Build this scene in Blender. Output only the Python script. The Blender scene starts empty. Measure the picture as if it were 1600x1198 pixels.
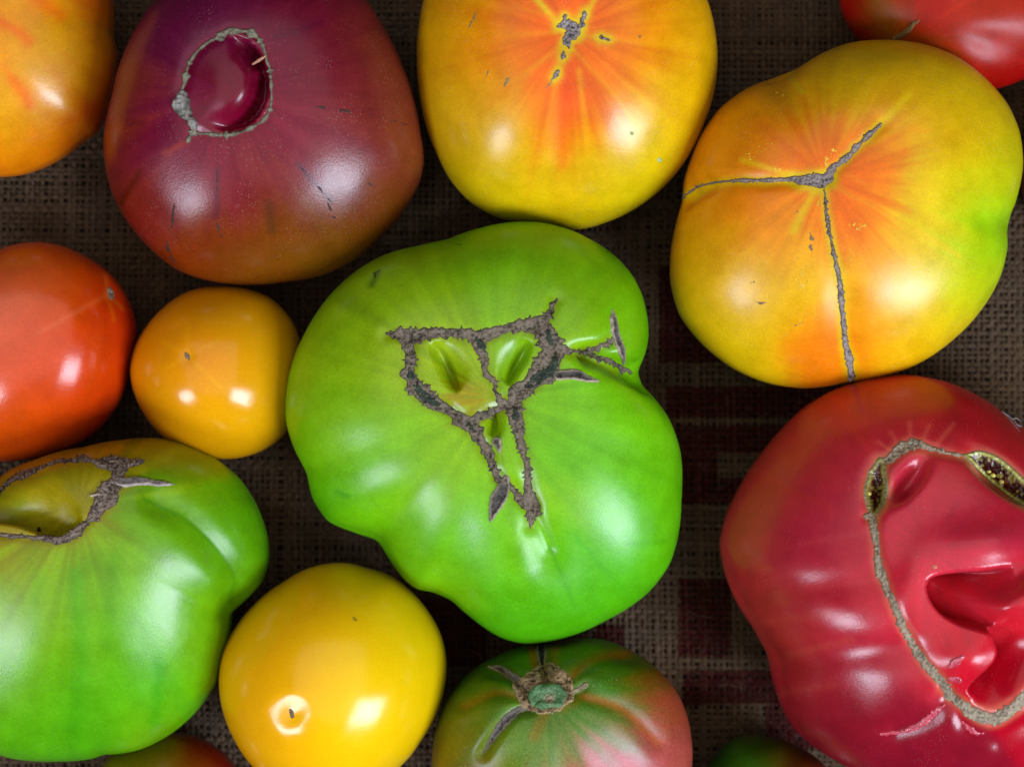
import bpy, math
import numpy as np
from mathutils import Vector
from mathutils.bvhtree import BVHTree

# ------------------------------------------------------------------ camera, world, lamps, exposure
S = bpy.context.scene
COL = S.collection
CAM_H = 0.70                                   # camera height above the cloth (m)
K = 0.336 / 1600 / 0.655                       # metres per photo pixel per metre of distance
cam = bpy.data.objects.new('camera', bpy.data.cameras.new('camera'))
COL.objects.link(cam)
cam.location = (0, 0, CAM_H)
cam.rotation_euler = (0, 0, 0)
cam.data.sensor_width = 36.0
cam.data.lens = 36.0 / (1600 * K)
cam.data.clip_start = 0.05
cam.data.clip_end = 20
cam.data.dof.use_dof = True
cam.data.dof.focus_distance = CAM_H - 0.068
cam.data.dof.aperture_fstop = 7.1
S.camera = cam

world = bpy.data.worlds.new('World')
S.world = world
world.use_nodes = True
bg = world.node_tree.nodes['Background']
bg.inputs[0].default_value = (0.92, 0.95, 1.0, 1)
bg.inputs[1].default_value = 0.03

def area(name, d, dist, sx, sy, watts, col, spin=0.0):
    l = bpy.data.lights.new(name, 'AREA')
    l.shape = 'RECTANGLE'; l.size = sx; l.size_y = sy; l.energy = watts; l.color = col
    o = bpy.data.objects.new(name, l); COL.objects.link(o)
    v = Vector(d).normalized()
    o.location = v * dist + Vector((0, 0, 0.05))
    o.rotation_euler = v.to_track_quat('Z', 'Y').to_euler()
    o.rotation_euler.rotate_axis('Z', spin)
    return o
area('window_lamp_right', (0.60, -0.50, 0.62), 1.3, 0.42, 0.60, 19.5, (0.74, 0.84, 1.0), 0.35)
area('window_lamp_left', (-0.60, -0.52, 0.60), 1.3, 0.30, 0.42, 8.5, (0.74, 0.84, 1.0), -0.3)
area('ceiling_lamp', (0.0, 0.10, 1.0), 1.6, 2.4, 2.4, 16, (1.0, 0.95, 0.88))

S.view_settings.view_transform = 'Standard'
S.view_settings.look = 'None'
S.view_settings.exposure = 0.0
S.view_settings.gamma = 1.0
S.view_settings.use_curve_mapping = False
S.render.engine = 'CYCLES'
S.cycles.max_bounces = 6
S.cycles.use_denoising = True

# ------------------------------------------------------------------ helpers
RNG = np.random.default_rng(7)
TAB = RNG.random((256, 256))
def vn(x, y, seed=0):
    """value noise 0..1"""
    x = np.asarray(x, float) + seed * 17.31; y = np.asarray(y, float) + seed * 9.77
    xi = np.floor(x).astype(int); yi = np.floor(y).astype(int)
    fx = x - xi; fy = y - yi
    fx = fx * fx * (3 - 2 * fx); fy = fy * fy * (3 - 2 * fy)
    a = TAB[xi & 255, yi & 255]; b = TAB[(xi + 1) & 255, yi & 255]
    c = TAB[xi & 255, (yi + 1) & 255]; d = TAB[(xi + 1) & 255, (yi + 1) & 255]
    return (a * (1 - fx) + b * fx) * (1 - fy) + (c * (1 - fx) + d * fx) * fy
def fbm(x, y, seed=0, o=3):
    r = 0; a = 0.5; t = 0
    for i in range(o):
        r = r + a * vn(x * 2 ** i, y * 2 ** i, seed + i); t += a; a *= 0.5
    return r / t
def sstep(a, b, x):
    t = np.clip((x - a) / (b - a), 0, 1)
    return t * t * (3 - 2 * t)
def lin(c):
    c = np.asarray(c, float) / 255
    return np.where(c <= 0.04045, c / 12.92, ((c + 0.055) / 1.055) ** 2.4)
def to_world(px, py, z):
    d = K * (CAM_H - z)
    return (px - 800) * d, -(py - 599) * d
def to_px(P):
    d = K * (CAM_H - P[..., 2])
    return 800 + P[..., 0] / d, 599 - P[..., 1] / d

def mesh_obj(name, V, F, mat=None, parent=None, colors=None, smooth=True):
    me = bpy.data.meshes.new(name)
    V = np.asarray(V, np.float32); nv = len(V)
    if isinstance(F, np.ndarray) and F.ndim == 2:
        Fs = [F]
    else:
        Fs = F
    me.vertices.add(nv)
    me.vertices.foreach_set('co', V.ravel())
    loops = np.concatenate([f.ravel() for f in Fs]).astype(np.int32)
    tot = np.concatenate([np.full(len(f), f.shape[1]) for f in Fs]).astype(np.int32)
    start = np.concatenate([[0], np.cumsum(tot)[:-1]]).astype(np.int32)
    me.loops.add(len(loops)); me.loops.foreach_set('vertex_index', loops)
    me.polygons.add(len(tot))
    me.polygons.foreach_set('loop_start', start)
    if smooth:
        me.polygons.foreach_set('use_smooth', np.ones(len(tot), bool))
    me.update(calc_edges=True)
    me.validate()
    if colors is not None:
        a = me.color_attributes.new('tint', 'FLOAT_COLOR', 'POINT')
        c = np.ones((nv, 4), np.float32); c[:, :3] = colors
        a.data.foreach_set('color', c.ravel())
    o = bpy.data.objects.new(name, me)
    COL.objects.link(o)
    if mat: me.materials.append(mat)
    if parent is not None:
        o.parent = parent
        o.matrix_parent_inverse = parent.matrix_world.inverted()
    return o

def seg_dist(px, py, line):
    """distance to a polyline, arc length there, side sign, interpolated third value"""
    L = np.asarray(line, float)
    best = np.full(px.shape, 1e9); arc = np.zeros(px.shape); side = np.ones(px.shape); w = np.zeros(px.shape)
    acc = 0.0
    for (a, b) in zip(L[:-1], L[1:]):
        dx, dy = b[0] - a[0], b[1] - a[1]
        ll = math.hypot(dx, dy) + 1e-9
        t = np.clip(((px - a[0]) * dx + (py - a[1]) * dy) / (ll * ll), 0, 1)
        d = np.hypot(px - a[0] - t * dx, py - a[1] - t * dy)
        m = d < best
        best = np.where(m, d, best)
        arc = np.where(m, acc + t * ll, arc)
        cr = dx * (py - a[1]) - dy * (px - a[0])
        side = np.where(m, np.where(cr >= 0, 1.0, -1.0), side)
        if L.shape[1] > 2:
            w = np.where(m, a[2] + t * (b[2] - a[2]), w)
        acc += ll
    return best, arc, side, w

def smooth_line(pts, step=6.0):
    """Catmull-Rom resample"""
    P = np.asarray(pts, float)
    if len(P) < 3: return P
    Q = np.vstack([2 * P[0] - P[1], P, 2 * P[-1] - P[-2]])
    out = []
    for i in range(1, len(Q) - 2):
        n = max(1, int(math.hypot(*(Q[i + 1, :2] - Q[i, :2])) / step))
        for k in range(n):
            t = k / n
            out.append(0.5 * ((2 * Q[i]) + (-Q[i - 1] + Q[i + 1]) * t + (2 * Q[i - 1] - 5 * Q[i] + 4 * Q[i + 1] - Q[i + 2]) * t * t
                              + (-Q[i - 1] + 3 * Q[i] - 3 * Q[i + 1] + Q[i + 2]) * t ** 3))
    out.append(P[-1])
    out = np.array(out)
    if out.shape[1] > 2: out[:, 2] = np.maximum(out[:, 2], 0.2)
    return out

# displacement terms: each returns millimetres (positive = outward) at photo-pixel coordinates
def groove(line, depth, width):
    L = smooth_line(line)
    return lambda x, y: -depth * np.exp(-(seg_dist(x, y, L)[0] / width) ** 2)
def gblur(A, s):
    k = np.exp(-0.5 * (np.arange(-int(3 * s), int(3 * s) + 1) / s) ** 2); k /= k.sum()
    A = np.apply_along_axis(lambda v: np.convolve(np.pad(v, len(k) // 2, mode='edge'), k, 'valid'), 0, A)
    return np.apply_along_axis(lambda v: np.convolve(np.pad(v, len(k) // 2, mode='edge'), k, 'valid'), 1, A)
def cleft(line, depth, soft, sharp, side=1, p=1.5, round_=9.0, under=0.0):
    """one wall drops almost straight down along the line, the other slopes up gently; fades at both ends"""
    L = smooth_line(line)
    T = np.sum(np.hypot(*np.diff(L[:, :2], axis=0).T))
    def raw(x, y):
        d, a, s, w = seg_dist(x, y, L)
        t = np.clip(a / T, 0, 1)
        amp = np.clip(np.sin(math.pi * t), 0, 1) ** 0.55
        ss = s == side
        return -depth * amp * np.where(ss, np.exp(-(d / soft) ** p), np.exp(-(d / sharp) ** 2)), np.where(ss, d, 0)
    m = soft * 2.5 + 30
    x0, y0 = L[:, 0].min() - m, L[:, 1].min() - m; x1, y1 = L[:, 0].max() + m, L[:, 1].max() + m
    st = 2.0
    gx, gy = np.meshgrid(np.arange(x0, x1, st), np.arange(y0, y1, st))
    D, sd = raw(gx, gy)
    B = gblur(D, round_ / st)
    W = gblur(sstep(3, 16, sd), 2.0)
    R = gblur(D, 0.7) * (1 - W) + B * W
    def samp(R, x, y):
        u = np.clip((x - x0) / st, 0, R.shape[1] - 1.001); v = np.clip((y - y0) / st, 0, R.shape[0] - 1.001)
        i = u.astype(int); j = v.astype(int); fu = u - i; fv = v - j
        return (R[j, i] * (1 - fu) + R[j, i + 1] * fu) * (1 - fv) + (R[j + 1, i] * (1 - fu) + R[j + 1, i + 1] * fu) * fv
    def f(x, y): return samp(R, x, y)
    if under > 0:      # the floor of the fold slides in below the lip
        d_, a_, s_, w_ = seg_dist(gx, gy, L)
        sg = gblur(np.where(s_ == side, d_, -d_), 3.0)
        gv, gu = np.gradient(sg); nn = np.hypot(gu, gv) + 1e-6
        m_ = under * np.clip(-R / depth, 0, 1) ** 2.2
        sx, sy = gblur(-gu / nn * m_, 1.0), gblur(-gv / nn * m_, 1.0)
        f.shift = lambda x, y: (samp(sx, x, y), samp(sy, x, y))
    return f
def blob(cx, cy, rx, ry, rot, h, p=1.0):
    c, s = math.cos(math.radians(rot)), math.sin(math.radians(rot))
    def f(x, y):
        u = ((x - cx) * c + (y - cy) * s) / rx; v = (-(x - cx) * s + (y - cy) * c) / ry
        return h * np.exp(-(u * u + v * v) ** p)
    return f
def slit(line, depth, width):
    L = smooth_line(line); T = np.sum(np.hypot(*np.diff(L[:, :2], axis=0).T))
    def f(x, y):
        d, a, s, w = seg_dist(x, y, L)
        return -depth * (0.1 + 0.9 * np.clip(np.sin(math.pi * np.clip(a / T, 0, 1)), 0, 1)) * np.exp(-(d / width) ** 1.4)
    return f
def ring(cx, cy, r, w, h):
    return lambda x, y: h * np.exp(-((np.hypot(x - cx, y - cy) - r) / w) ** 2)
def ribs(cx, cy, angs, amp, width, r0, r1):
    """shallow valleys that run outward from a centre at the given angles (deg, y down)"""
    def f(x, y):
        th = np.degrees(np.arctan2(y - cy, x - cx)); r = np.hypot(x - cx, y - cy)
        o = 0
        for a in angs:
            k = 1.0
            if isinstance(a, tuple): a, k = a
            d = (th - a + 180) % 360 - 180
            o = o - k * np.exp(-(d / width) ** 2)
        return amp * o * sstep(r0, r1, r)
    return f

# ------------------------------------------------------------------ materials
def new_mat(name):
    m = bpy.data.materials.new(name); m.use_nodes = True
    nt = m.node_tree
    b = nt.nodes['Principled BSDF']
    return m, nt, b
def skin_mat(name, rough=0.3, speck=0.12, sss=0.05, coat=0.0, spec=0.42, dots=0.2, mottle=0.12):
    m, nt, b = new_mat(name)
    N = nt.nodes.new; L = nt.links.new
    at = N('ShaderNodeAttribute'); at.attribute_name = 'tint'
    tc = N('ShaderNodeTexCoord')
    n1 = N('ShaderNodeTexNoise'); n1.inputs['Scale'].default_value = 1500; n1.inputs['Detail'].default_value = 3
    L(tc.outputs['Object'], n1.inputs['Vector'])
    r1 = N('ShaderNodeMapRange'); r1.inputs[1].default_value = 0.3; r1.inputs[2].default_value = 0.7
    r1.inputs[3].default_value = 1 - speck; r1.inputs[4].default_value = 1 + speck
    L(n1.outputs['Fac'], r1.inputs[0])
    n3 = N('ShaderNodeTexNoise'); n3.inputs['Scale'].default_value = 110; n3.inputs['Detail'].default_value = 7; n3.inputs['Roughness'].default_value = 0.62
    L(tc.outputs['Object'], n3.inputs['Vector'])
    r3 = N('ShaderNodeMapRange'); r3.inputs[1].default_value = 0.3; r3.inputs[2].default_value = 0.7
    r3.inputs[3].default_value = 1 - mottle; r3.inputs[4].default_value = 1 + mottle
    L(n3.outputs['Fac'], r3.inputs[0])
    mm = N('ShaderNodeMath'); mm.operation = 'MULTIPLY'
    L(r1.outputs[0], mm.inputs[0]); L(r3.outputs[0], mm.inputs[1])
    mul = N('ShaderNodeMix'); mul.data_type = 'RGBA'; mul.blend_type = 'MULTIPLY'; mul.inputs[0].default_value = 1
    L(at.outputs['Color'], mul.inputs[6]); L(mm.outputs[0], mul.inputs[7])
    # pale pin-prick dots in the skin
    vo = N('ShaderNodeTexVoronoi'); vo.inputs['Scale'].default_value = 1050
    L(tc.outputs['Object'], vo.inputs['Vector'])
    rr = N('ShaderNodeMapRange'); rr.inputs[1].default_value = 0.10; rr.inputs[2].default_value = 0.22
    rr.inputs[3].default_value = 1; rr.inputs[4].default_value = 0
    L(vo.outputs['Distance'], rr.inputs[0])
    n4 = N('ShaderNodeTexNoise'); n4.inputs['Scale'].default_value = 90; n4.inputs['Detail'].default_value = 2
    L(tc.outputs['Object'], n4.inputs['Vector'])
    r4 = N('ShaderNodeMapRange'); r4.inputs[1].default_value = 0.48; r4.inputs[2].default_value = 0.66
    r4.inputs[3].default_value = 0; r4.inputs[4].default_value = dots * 0.55
    L(n4.outputs['Fac'], r4.inputs[0])
    m4 = N('ShaderNodeMath'); m4.operation = 'MULTIPLY'
    L(rr.outputs[0], m4.inputs[0]); L(r4.outputs[0], m4.inputs[1])
    pale = N('ShaderNodeMix'); pale.data_type = 'RGBA'
    L(m4.outputs[0], pale.inputs[0]); L(mul.outputs[2], pale.inputs[6]); pale.inputs[7].default_value = (0.75, 0.68, 0.45, 1)
    L(pale.outputs[2], b.inputs['Base Color'])
    rg = N('ShaderNodeMapRange'); rg.inputs[1].default_value = 0.3; rg.inputs[2].default_value = 0.7
    rg.inputs[3].default_value = rough * 0.85; rg.inputs[4].default_value = rough * 1.15
    L(n3.outputs['Fac'], rg.inputs[0]); L(rg.outputs[0], b.inputs['Roughness'])
    bp = N('ShaderNodeBump'); bp.inputs['Strength'].default_value = 0.09; bp.inputs['Distance'].default_value = 0.0004
    n5 = N('ShaderNodeTexNoise'); n5.inputs['Scale'].default_value = 260; n5.inputs['Detail'].default_value = 2
    L(tc.outputs['Object'], n5.inputs['Vector'])
    b5 = N('ShaderNodeBump'); b5.inputs['Strength'].default_value = 0.045; b5.inputs['Distance'].default_value = 0.0006
    L(n5.outputs['Fac'], b5.inputs['Height']); L(b5.outputs['Normal'], bp.inputs['Normal'])
    L(n1.outputs['Fac'], bp.inputs['Height']); L(bp.outputs['Normal'], b.inputs['Normal'])
    b.inputs['Specular IOR Level'].default_value = spec
    b.inputs['Subsurface Weight'].default_value = sss
    b.inputs['Subsurface Radius'].default_value = (1.0, 0.6, 0.25)
    b.inputs['Subsurface Scale'].default_value = 0.004
    b.inputs['Coat Weight'].default_value = coat
    b.inputs['Coat Roughness'].default_value = 0.12
    return m
def rough_mat(name, rough=0.85, bump=0.6, scale=1800, var=0.45, spec=0.3):
    m, nt, b = new_mat(name)
    N = nt.nodes.new; L = nt.links.new
    at = N('ShaderNodeAttribute'); at.attribute_name = 'tint'
    tc = N('ShaderNodeTexCoord')
    n1 = N('ShaderNodeTexNoise'); n1.inputs['Scale'].default_value = scale; n1.inputs['Detail'].default_value = 5
    L(tc.outputs['Object'], n1.inputs['Vector'])
    r1 = N('ShaderNodeMapRange'); r1.inputs[1].default_value = 0.3; r1.inputs[2].default_value = 0.7
    r1.inputs[3].default_value = 1 - var; r1.inputs[4].default_value = 1 + var
    L(n1.outputs['Fac'], r1.inputs[0])
    mul = N('ShaderNodeMix'); mul.data_type = 'RGBA'; mul.blend_type = 'MULTIPLY'; mul.inputs[0].default_value = 1
    L(at.outputs['Color'], mul.inputs[6]); L(r1.outputs[0], mul.inputs[7])
    L(mul.outputs[2], b.inputs['Base Color'])
    bp = N('ShaderNodeBump'); bp.inputs['Strength'].default_value = bump; bp.inputs['Distance'].default_value = 0.0005
    L(n1.outputs['Fac'], bp.inputs['Height']); L(bp.outputs['Normal'], b.inputs['Normal'])
    b.inputs['Roughness'].default_value = rough
    b.inputs['Specular IOR Level'].default_value = spec
    return m
CORK = rough_mat('dry cork', scale=1100, var=0.22, bump=0.45)
MARK = rough_mat('skin mark', rough=0.6, bump=0.2, var=0.3)
FLESH = rough_mat('wet flesh', rough=0.3, bump=0.25, scale=900, var=0.3, spec=0.5)
JUTE = rough_mat('jute thread', rough=0.95, bump=0.5, scale=2600, var=0.35, spec=0.1)

# ------------------------------------------------------------------ table and burlap
tm, nt, b = new_mat('dark table')
b.inputs['Base Color'].default_value = (0.012, 0.008, 0.006, 1); b.inputs['Roughness'].default_value = 0.8
nz = nt.nodes.new('ShaderNodeTexNoise'); nz.inputs['Scale'].default_value = 40
rp = nt.nodes.new('ShaderNodeMapRange'); rp.inputs[3].default_value = 0.7; rp.inputs[4].default_value = 0.95
nt.links.new(nz.outputs['Fac'], rp.inputs[0]); nt.links.new(rp.outputs[0], b.inputs['Roughness'])
TX, TY = 0.62, 0.50
tb = mesh_obj('table_top', [(-TX/2, -TY/2, -0.004), (TX/2, -TY/2, -0.004), (TX/2, TY/2, -0.004), (-TX/2, TY/2, -0.004),
                            (-TX/2, -TY/2, -0.024), (TX/2, -TY/2, -0.024), (TX/2, TY/2, -0.024), (-TX/2, TY/2, -0.024)],
              np.array([(0, 1, 2, 3), (7, 6, 5, 4), (0, 4, 5, 1), (1, 5, 6, 2), (2, 6, 7, 3), (3, 7, 4, 0)]), tm, smooth=False)
tb['kind'] = 'structure'

PRINT = [  # red blocks printed on the cloth, photo pixels at cloth level
    (1030, 415, 1240, 566), (1042, 604, 1330, 652), (1056, 664, 1122, 786), (1122, 664, 1330, 708), (1122, 746, 1330, 786),
    (1060, 904, 1142, 1026), (1066, 1047, 1330, 1100), (930, 975, 975, 1015), (640, 935, 760, 1040), (1195, 1100, 1330, 1170)]
def print_mask(x, y):
    wob = 3.0 * (vn(x / 14, y / 14, 41) - 0.5); m = np.zeros(x.shape)
    for (a, b_, c, d) in PRINT:
        s = np.minimum(np.minimum(x - a, c - x), np.minimum(y - b_, d - y)) + wob
        m = np.maximum(m, sstep(-1.5, 1.5, s))
    return m * (0.80 + 0.35 * (vn(x / 5, y / 5, 43) - 0.5))

cloth = bpy.data.objects.new('burlap_cloth', None); COL.objects.link(cloth)
cloth['label'] = 'coarse brown burlap cloth with dark red printed blocks, lying under all the tomatoes'
cloth['category'] = 'cloth'
PITCH = 9.45 * K * CAM_H
def threads(vertical, W, H, seed, parent):
    n = int((W if vertical else H) / PITCH); m = int((H if vertical else W) / PITCH)
    SEG = 4; PR = 4
    rng = np.random.default_rng(seed)
    off = np.cumsum(rng.normal(0, 0.05, n)); off = (off - np.linspace(0, off[-1], n)) + rng.normal(0, 0.10, n)
    wid = np.clip(rng.normal(0.64, 0.12, n), 0.36, 0.92)
    t = np.arange(m * SEG + 1) / SEG - m / 2
    Vs = []; Cs = []
    for i in range(n):
        u = (i - n / 2 + off[i]) * PITCH
        j = np.arange(len(t)) / SEG
        slub = 1 + 0.55 * (fbm(j / 7.0, np.full(j.shape, i * 3.1), seed) - 0.5) + 0.30 * (vn(j / 1.3, np.full(j.shape, i * 5.7), seed + 3) - 0.5)
        hw = 0.5 * wid[i] * PITCH * slub
        z = 0.00045 * np.cos(math.pi * (j + i + (0 if vertical else 1))) + 0.0006
        wob = PITCH * 0.22 * (fbm(j / 9.0, np.full(j.shape, i * 0.9), seed + 5) - 0.5) + PITCH * 0.12 * (vn(j / 2.0, np.full(j.shape, i * 7.9), seed + 8) - 0.5)
        # slow drift of the whole weave, shared by neighbours
        lg = t * PITCH
        drift = 0.004 * (vn(u * 9 + 3, lg * 9 + 5, 60 + vertical) - 0.5)
        for p in range(PR):
            a = math.pi * (p / (PR - 1))
            cr = u + drift + wob - hw * math.cos(a); zz = z + hw * 0.55 * math.sin(a)
            Vs.append(np.stack([cr, lg, zz], 1) if vertical else np.stack([lg, cr, zz], 1))
    V = np.concatenate(Vs)
    L = len(t); F = []
    base = np.arange(L - 1)
    for i in range(n):
        for p in range(PR - 1):
            a = (i * PR + p) * L + base; b2 = (i * PR + p + 1) * L + base
            q = np.stack([a, b2, b2 + 1, a + 1], 1)
            F.append(q if not vertical else q[:, ::-1])
    F = np.concatenate(F)[:, ::-1]
    x, y = to_px(V)
    tone = 0.72 + 0.55 * fbm(x / 30, y / 30, seed + 20) + 0.30 * (vn(x / 4, y / 4, seed + 22) - 0.5)
    lineid = np.repeat(np.arange(n), PR * L)
    tone *= (0.86 + 0.28 * rng.random(n))[lineid]
    c = lin((86, 68, 53))[None] * tone[:, None]
    warm = fbm(x / 90, y / 90, 33)[:, None]
    c = c * (1 - 0.25 * (warm - 0.5) * np.array([-1.0, 0.0, 1.2]))
    pm = print_mask(x, y)[:, None]
    c = c * (1 - pm) + pm * lin((58, 5, 10)) * tone[:, None]
    o = mesh_obj('warp_threads' if vertical else 'weft_threads', V, F, JUTE, parent, np.clip(c, 0, 1))
    o['kind'] = 'stuff'
    return o
threads(True, 0.44, 0.35, 1, cloth)
threads(False, 0.44, 0.35, 2, cloth)

# ------------------------------------------------------------------ tomatoes
def stray_fibres():
    rng = np.random.default_rng(5); V = []; F = []; C = []
    for i in range(420):
        x, y = rng.uniform(-0.2, 0.2), rng.uniform(-0.15, 0.15); ang = rng.uniform(0, 6.28); ln = rng.uniform(0.003, 0.011); cv = rng.normal(0, 1.2)
        P = []
        for k in range(6):
            P.append((x, y, 0.0011 + 0.0014 * math.sin(math.pi * k / 5) * rng.uniform(0.5, 1.0)))
            x += math.cos(ang) * ln / 5; y += math.sin(ang) * ln / 5; ang += cv / 5 + rng.normal(0, 0.15)
        P = np.array(P); r = rng.uniform(0.00005, 0.00010); base = len(V)
        for k in range(6):
            d = P[min(k + 1, 5)] - P[max(k - 1, 0)]; d /= np.linalg.norm(d); u = np.cross(d, (0, 0, 1)); v = np.cross(d, u)
            for q in range(3):
                V.append(P[k] + r * (math.cos(2.094 * q) * u + math.sin(2.094 * q) * v)); C.append(lin((140, 118, 92)) * rng.uniform(0.6, 1.2))
        for k in range(5):
            for q in range(3):
                F.append((base + k * 3 + q, base + k * 3 + (q + 1) % 3, base + k * 3 + 3 + (q + 1) % 3, base + k * 3 + 3 + q))
    o = mesh_obj('stray_fibres', V, np.array(F), JUTE, cloth, np.clip(np.array(C), 0, 1)); o['kind'] = 'stuff'
stray_fibres()
def periodic_outline(pts, c, n, smooth=1.6):
    P = np.asarray(pts, float)
    th = np.arctan2(P[:, 1] - c[1], P[:, 0] - c[0]); r = np.hypot(P[:, 1] - c[1], P[:, 0] - c[0])
    o = np.argsort(th); th = th[o]; r = r[o]
    g = np.linspace(-math.pi, math.pi, 1440, endpoint=False)
    rr = np.interp(g, np.concatenate([th - 2 * math.pi, th, th + 2 * math.pi]), np.concatenate([r, r, r]))
    k = np.exp(-0.5 * (np.arange(-40, 41) * 0.25 / smooth) ** 2); k /= k.sum()
    rr = np.convolve(np.concatenate([rr[-40:], rr, rr[:40]]), k, 'valid')
    gg = np.linspace(-math.pi, math.pi, n, endpoint=False)
    return gg, np.interp(gg, np.concatenate([g, [math.pi]]), np.concatenate([rr, rr[:1]]))

class Tomato: pass
def tomato(label, outline, c, zeq, top, nt_=2.2, nb=2.3, pole=(0, 0), tilt=(0, 0), disp=(), ribs_=(), paint=None, mat=None,
           res=(256, 80, 24), smooth=1.6, lump=1.0, seed=1, group=None):
    nth, ntop, nbot = res
    th, rpx = periodic_outline(outline, c, nth, smooth)
    z0 = zeq
    cw = np.array(to_world(c[0], c[1], z0))
    ux, uy = np.cos(th), -np.sin(th)
    # profile, evenly spaced in arc length
    ph = np.linspace(0, math.pi / 2, 400)
    def prof(n, hgt, r):
        s = np.sin(ph) ** (2 / n); z = np.cos(ph) ** (2 / n)
        d = np.hypot(np.diff(s) * r, np.diff(z) * hgt); a = np.concatenate([[0], np.cumsum(d)])
        return s, z, a / a[-1]
    rm = rpx.mean() * K * (CAM_H - z0)
    s, z, a = prof(nt_, top - zeq, rm)
    tt = np.linspace(0, 1, ntop + 1)[1:]
    st = np.interp(tt, a, s); zt = np.interp(tt, a, z); zt[-1] = 0; st[-1] = 1
    s, z, a = prof(nb, zeq, rm)
    tb_ = np.linspace(1, 0, nbot + 1)[1:-1]
    sb = np.interp(tb_, a, s); zb = np.interp(tb_, a, z)
    zbase = 0.0012
    sc = np.ones(nth)
    lumpf = lambda x, y: lump * 0.9 * (fbm(x / 150, y / 150, seed, 2) - 0.5)
    kk_ = np.exp(-0.5 * (np.arange(-nth // 4, nth // 4 + 1) * 360 / nth / 13.0) ** 2); kk_ /= kk_.sum(); hk = len(kk_) // 2
    def soft(v): return np.convolve(np.concatenate([v[-hk:], v, v[:hk]]), kk_, 'valid')[:nth]
    def shape(sc):
        R = rpx * sc * K * (CAM_H - z0)
        Rs = soft(R)
        def rings(sv, zv, upper):
            Q = Rs[None] + np.outer(sv ** 3.5, R - Rs)
            X = cw[0] + sv[:, None] * Q * ux[None] + np.outer(1 - sv ** 2, np.full(nth, pole[0] * K * (CAM_H - z0)))
            Y = cw[1] + sv[:, None] * Q * uy[None] - np.outer(1 - sv ** 2, np.full(nth, pole[1] * K * (CAM_H - z0)))
            if upper:
                Z = zeq + (top - zeq) * zv[:, None] + (tilt[0] * (X - cw[0]) - tilt[1] * (Y - cw[1])) * (zv[:, None] ** 0.8)
            else:
                Z = zeq - (zeq - zbase) * zv[:, None] + 0 * X
                X = cw[0] + np.outer(sv, R * ux); Y = cw[1] + np.outer(sv, R * uy)
            return np.stack([X, Y, Z], -1)
        return np.concatenate([rings(st, zt, True), rings(sb, zb, False)], 0)
    for it in range(5):
        G = shape(sc)
        x, y = to_px(G)
        r = np.hypot(x - c[0], y - c[1]).max(0)
        ratio = np.clip(rpx / r, 0.9, 1.1)
        kk = np.ones(5) / 5
        ratio = np.convolve(np.concatenate([ratio[-2:], ratio, ratio[:2]]), kk, 'valid')
        sc = sc * ratio
    G = shape(sc)
    # normals by finite differences
    def normals(G):
        dth = np.roll(G, -1, 1) - np.roll(G, 1, 1)
        dp = np.gradient(G, axis=0)
        n = np.cross(dp, dth); n /= np.linalg.norm(n, axis=-1, keepdims=True) + 1e-12
        cen = np.array([cw[0], cw[1], zeq])
        n *= np.where(((G - cen) * n).sum(-1, keepdims=True) < 0, -1, 1)
        return n
    n = normals(G)
    x, y = to_px(G)
    rr_ = np.concatenate([st, 2 - sb])[:, None] + 0 * x
    w_top = sstep(0.02, 0.22, n[..., 2])
    D = lumpf(x, y) * w_top
    SX = np.zeros(x.shape); SY = np.zeros(x.shape)
    for f in disp:
        D = D + f(x, y) * w_top
        if hasattr(f, 'shift'):
            q = f.shift(x, y); SX += q[0] * w_top; SY += q[1] * w_top
    w_rib = sstep(-0.4, 0.3, n[..., 2])
    for f in ribs_: D = D + f(x, y) * w_rib
    G = G + n * (D * 0.001)[..., None]
    kz = K * (CAM_H - G[..., 2])
    G[..., 0] += SX * kz; G[..., 1] -= SY * kz
    # poles
    topv = G[0].mean(0); topv[2] = G[0, :, 2].mean() + 1e-5
    xt, yt = to_px(topv)
    botv = np.array([cw[0], cw[1], zbase])
    V = np.concatenate([G.reshape(-1, 3), topv[None], botv[None]])
    nr = G.shape[0]
    i, j = np.meshgrid(np.arange(nr - 1), np.arange(nth), indexing='ij')
    a = i * nth + j; b2 = i * nth + (j + 1) % nth
    Q = np.stack([a, a + nth, b2 + nth, b2], -1).reshape(-1, 4)[:, ::-1]
    jj = np.arange(nth); it_ = nr * nth
    T1 = np.stack([jj, (jj + 1) % nth, np.full(nth, it_)], 1)[:, ::-1]
    o_ = (nr - 1) * nth
    T2 = np.stack([o_ + jj, np.full(nth, it_ + 1), o_ + (jj + 1) % nth], 1)[:, ::-1]
    # colours are looked up where the skin was before it was dented
    X = np.concatenate([x.ravel(), [xt, c[0]]]); Y = np.concatenate([y.ravel(), [yt, c[1]]])
    colr = np.clip(paint(X, Y), 0.0, 1.0)
    root = bpy.data.objects.new('tomato', None)
    COL.objects.link(root)
    root.location = (cw[0], cw[1], 0)
    root.empty_display_size = 0.02
    root['label'] = label; root['category'] = 'tomato'
    if group: root['group'] = group
    bpy.context.view_layer.update()
    # faces must point outwards
    f0 = Q[0]; nn = np.cross(V[f0[1]] - V[f0[0]], V[f0[2]] - V[f0[0]])
    if nn @ n[0, 0] < 0: Q = Q[:, ::-1]; T1 = T1[:, ::-1]; T2 = T2[:, ::-1]
    mesh_obj('skin', V, [Q, T1, T2], mat, root, colr)
    t = Tomato(); t.root = root
    faces = [tuple(q) for q in Q[: (ntop + 2) * nth].tolist()] + [tuple(q) for q in T1.tolist()]
    t.bvh = BVHTree.FromPolygons([tuple(v) for v in V.tolist()], faces)
    t.col = colr
    return t

def hit(t, px, py):
    o = Vector((0, 0, CAM_H))
    d = Vector(((px - 800) * K, -(py - 599) * K, -1.0)).normalized()
    return t.bvh.ray_cast(o, d)

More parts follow.
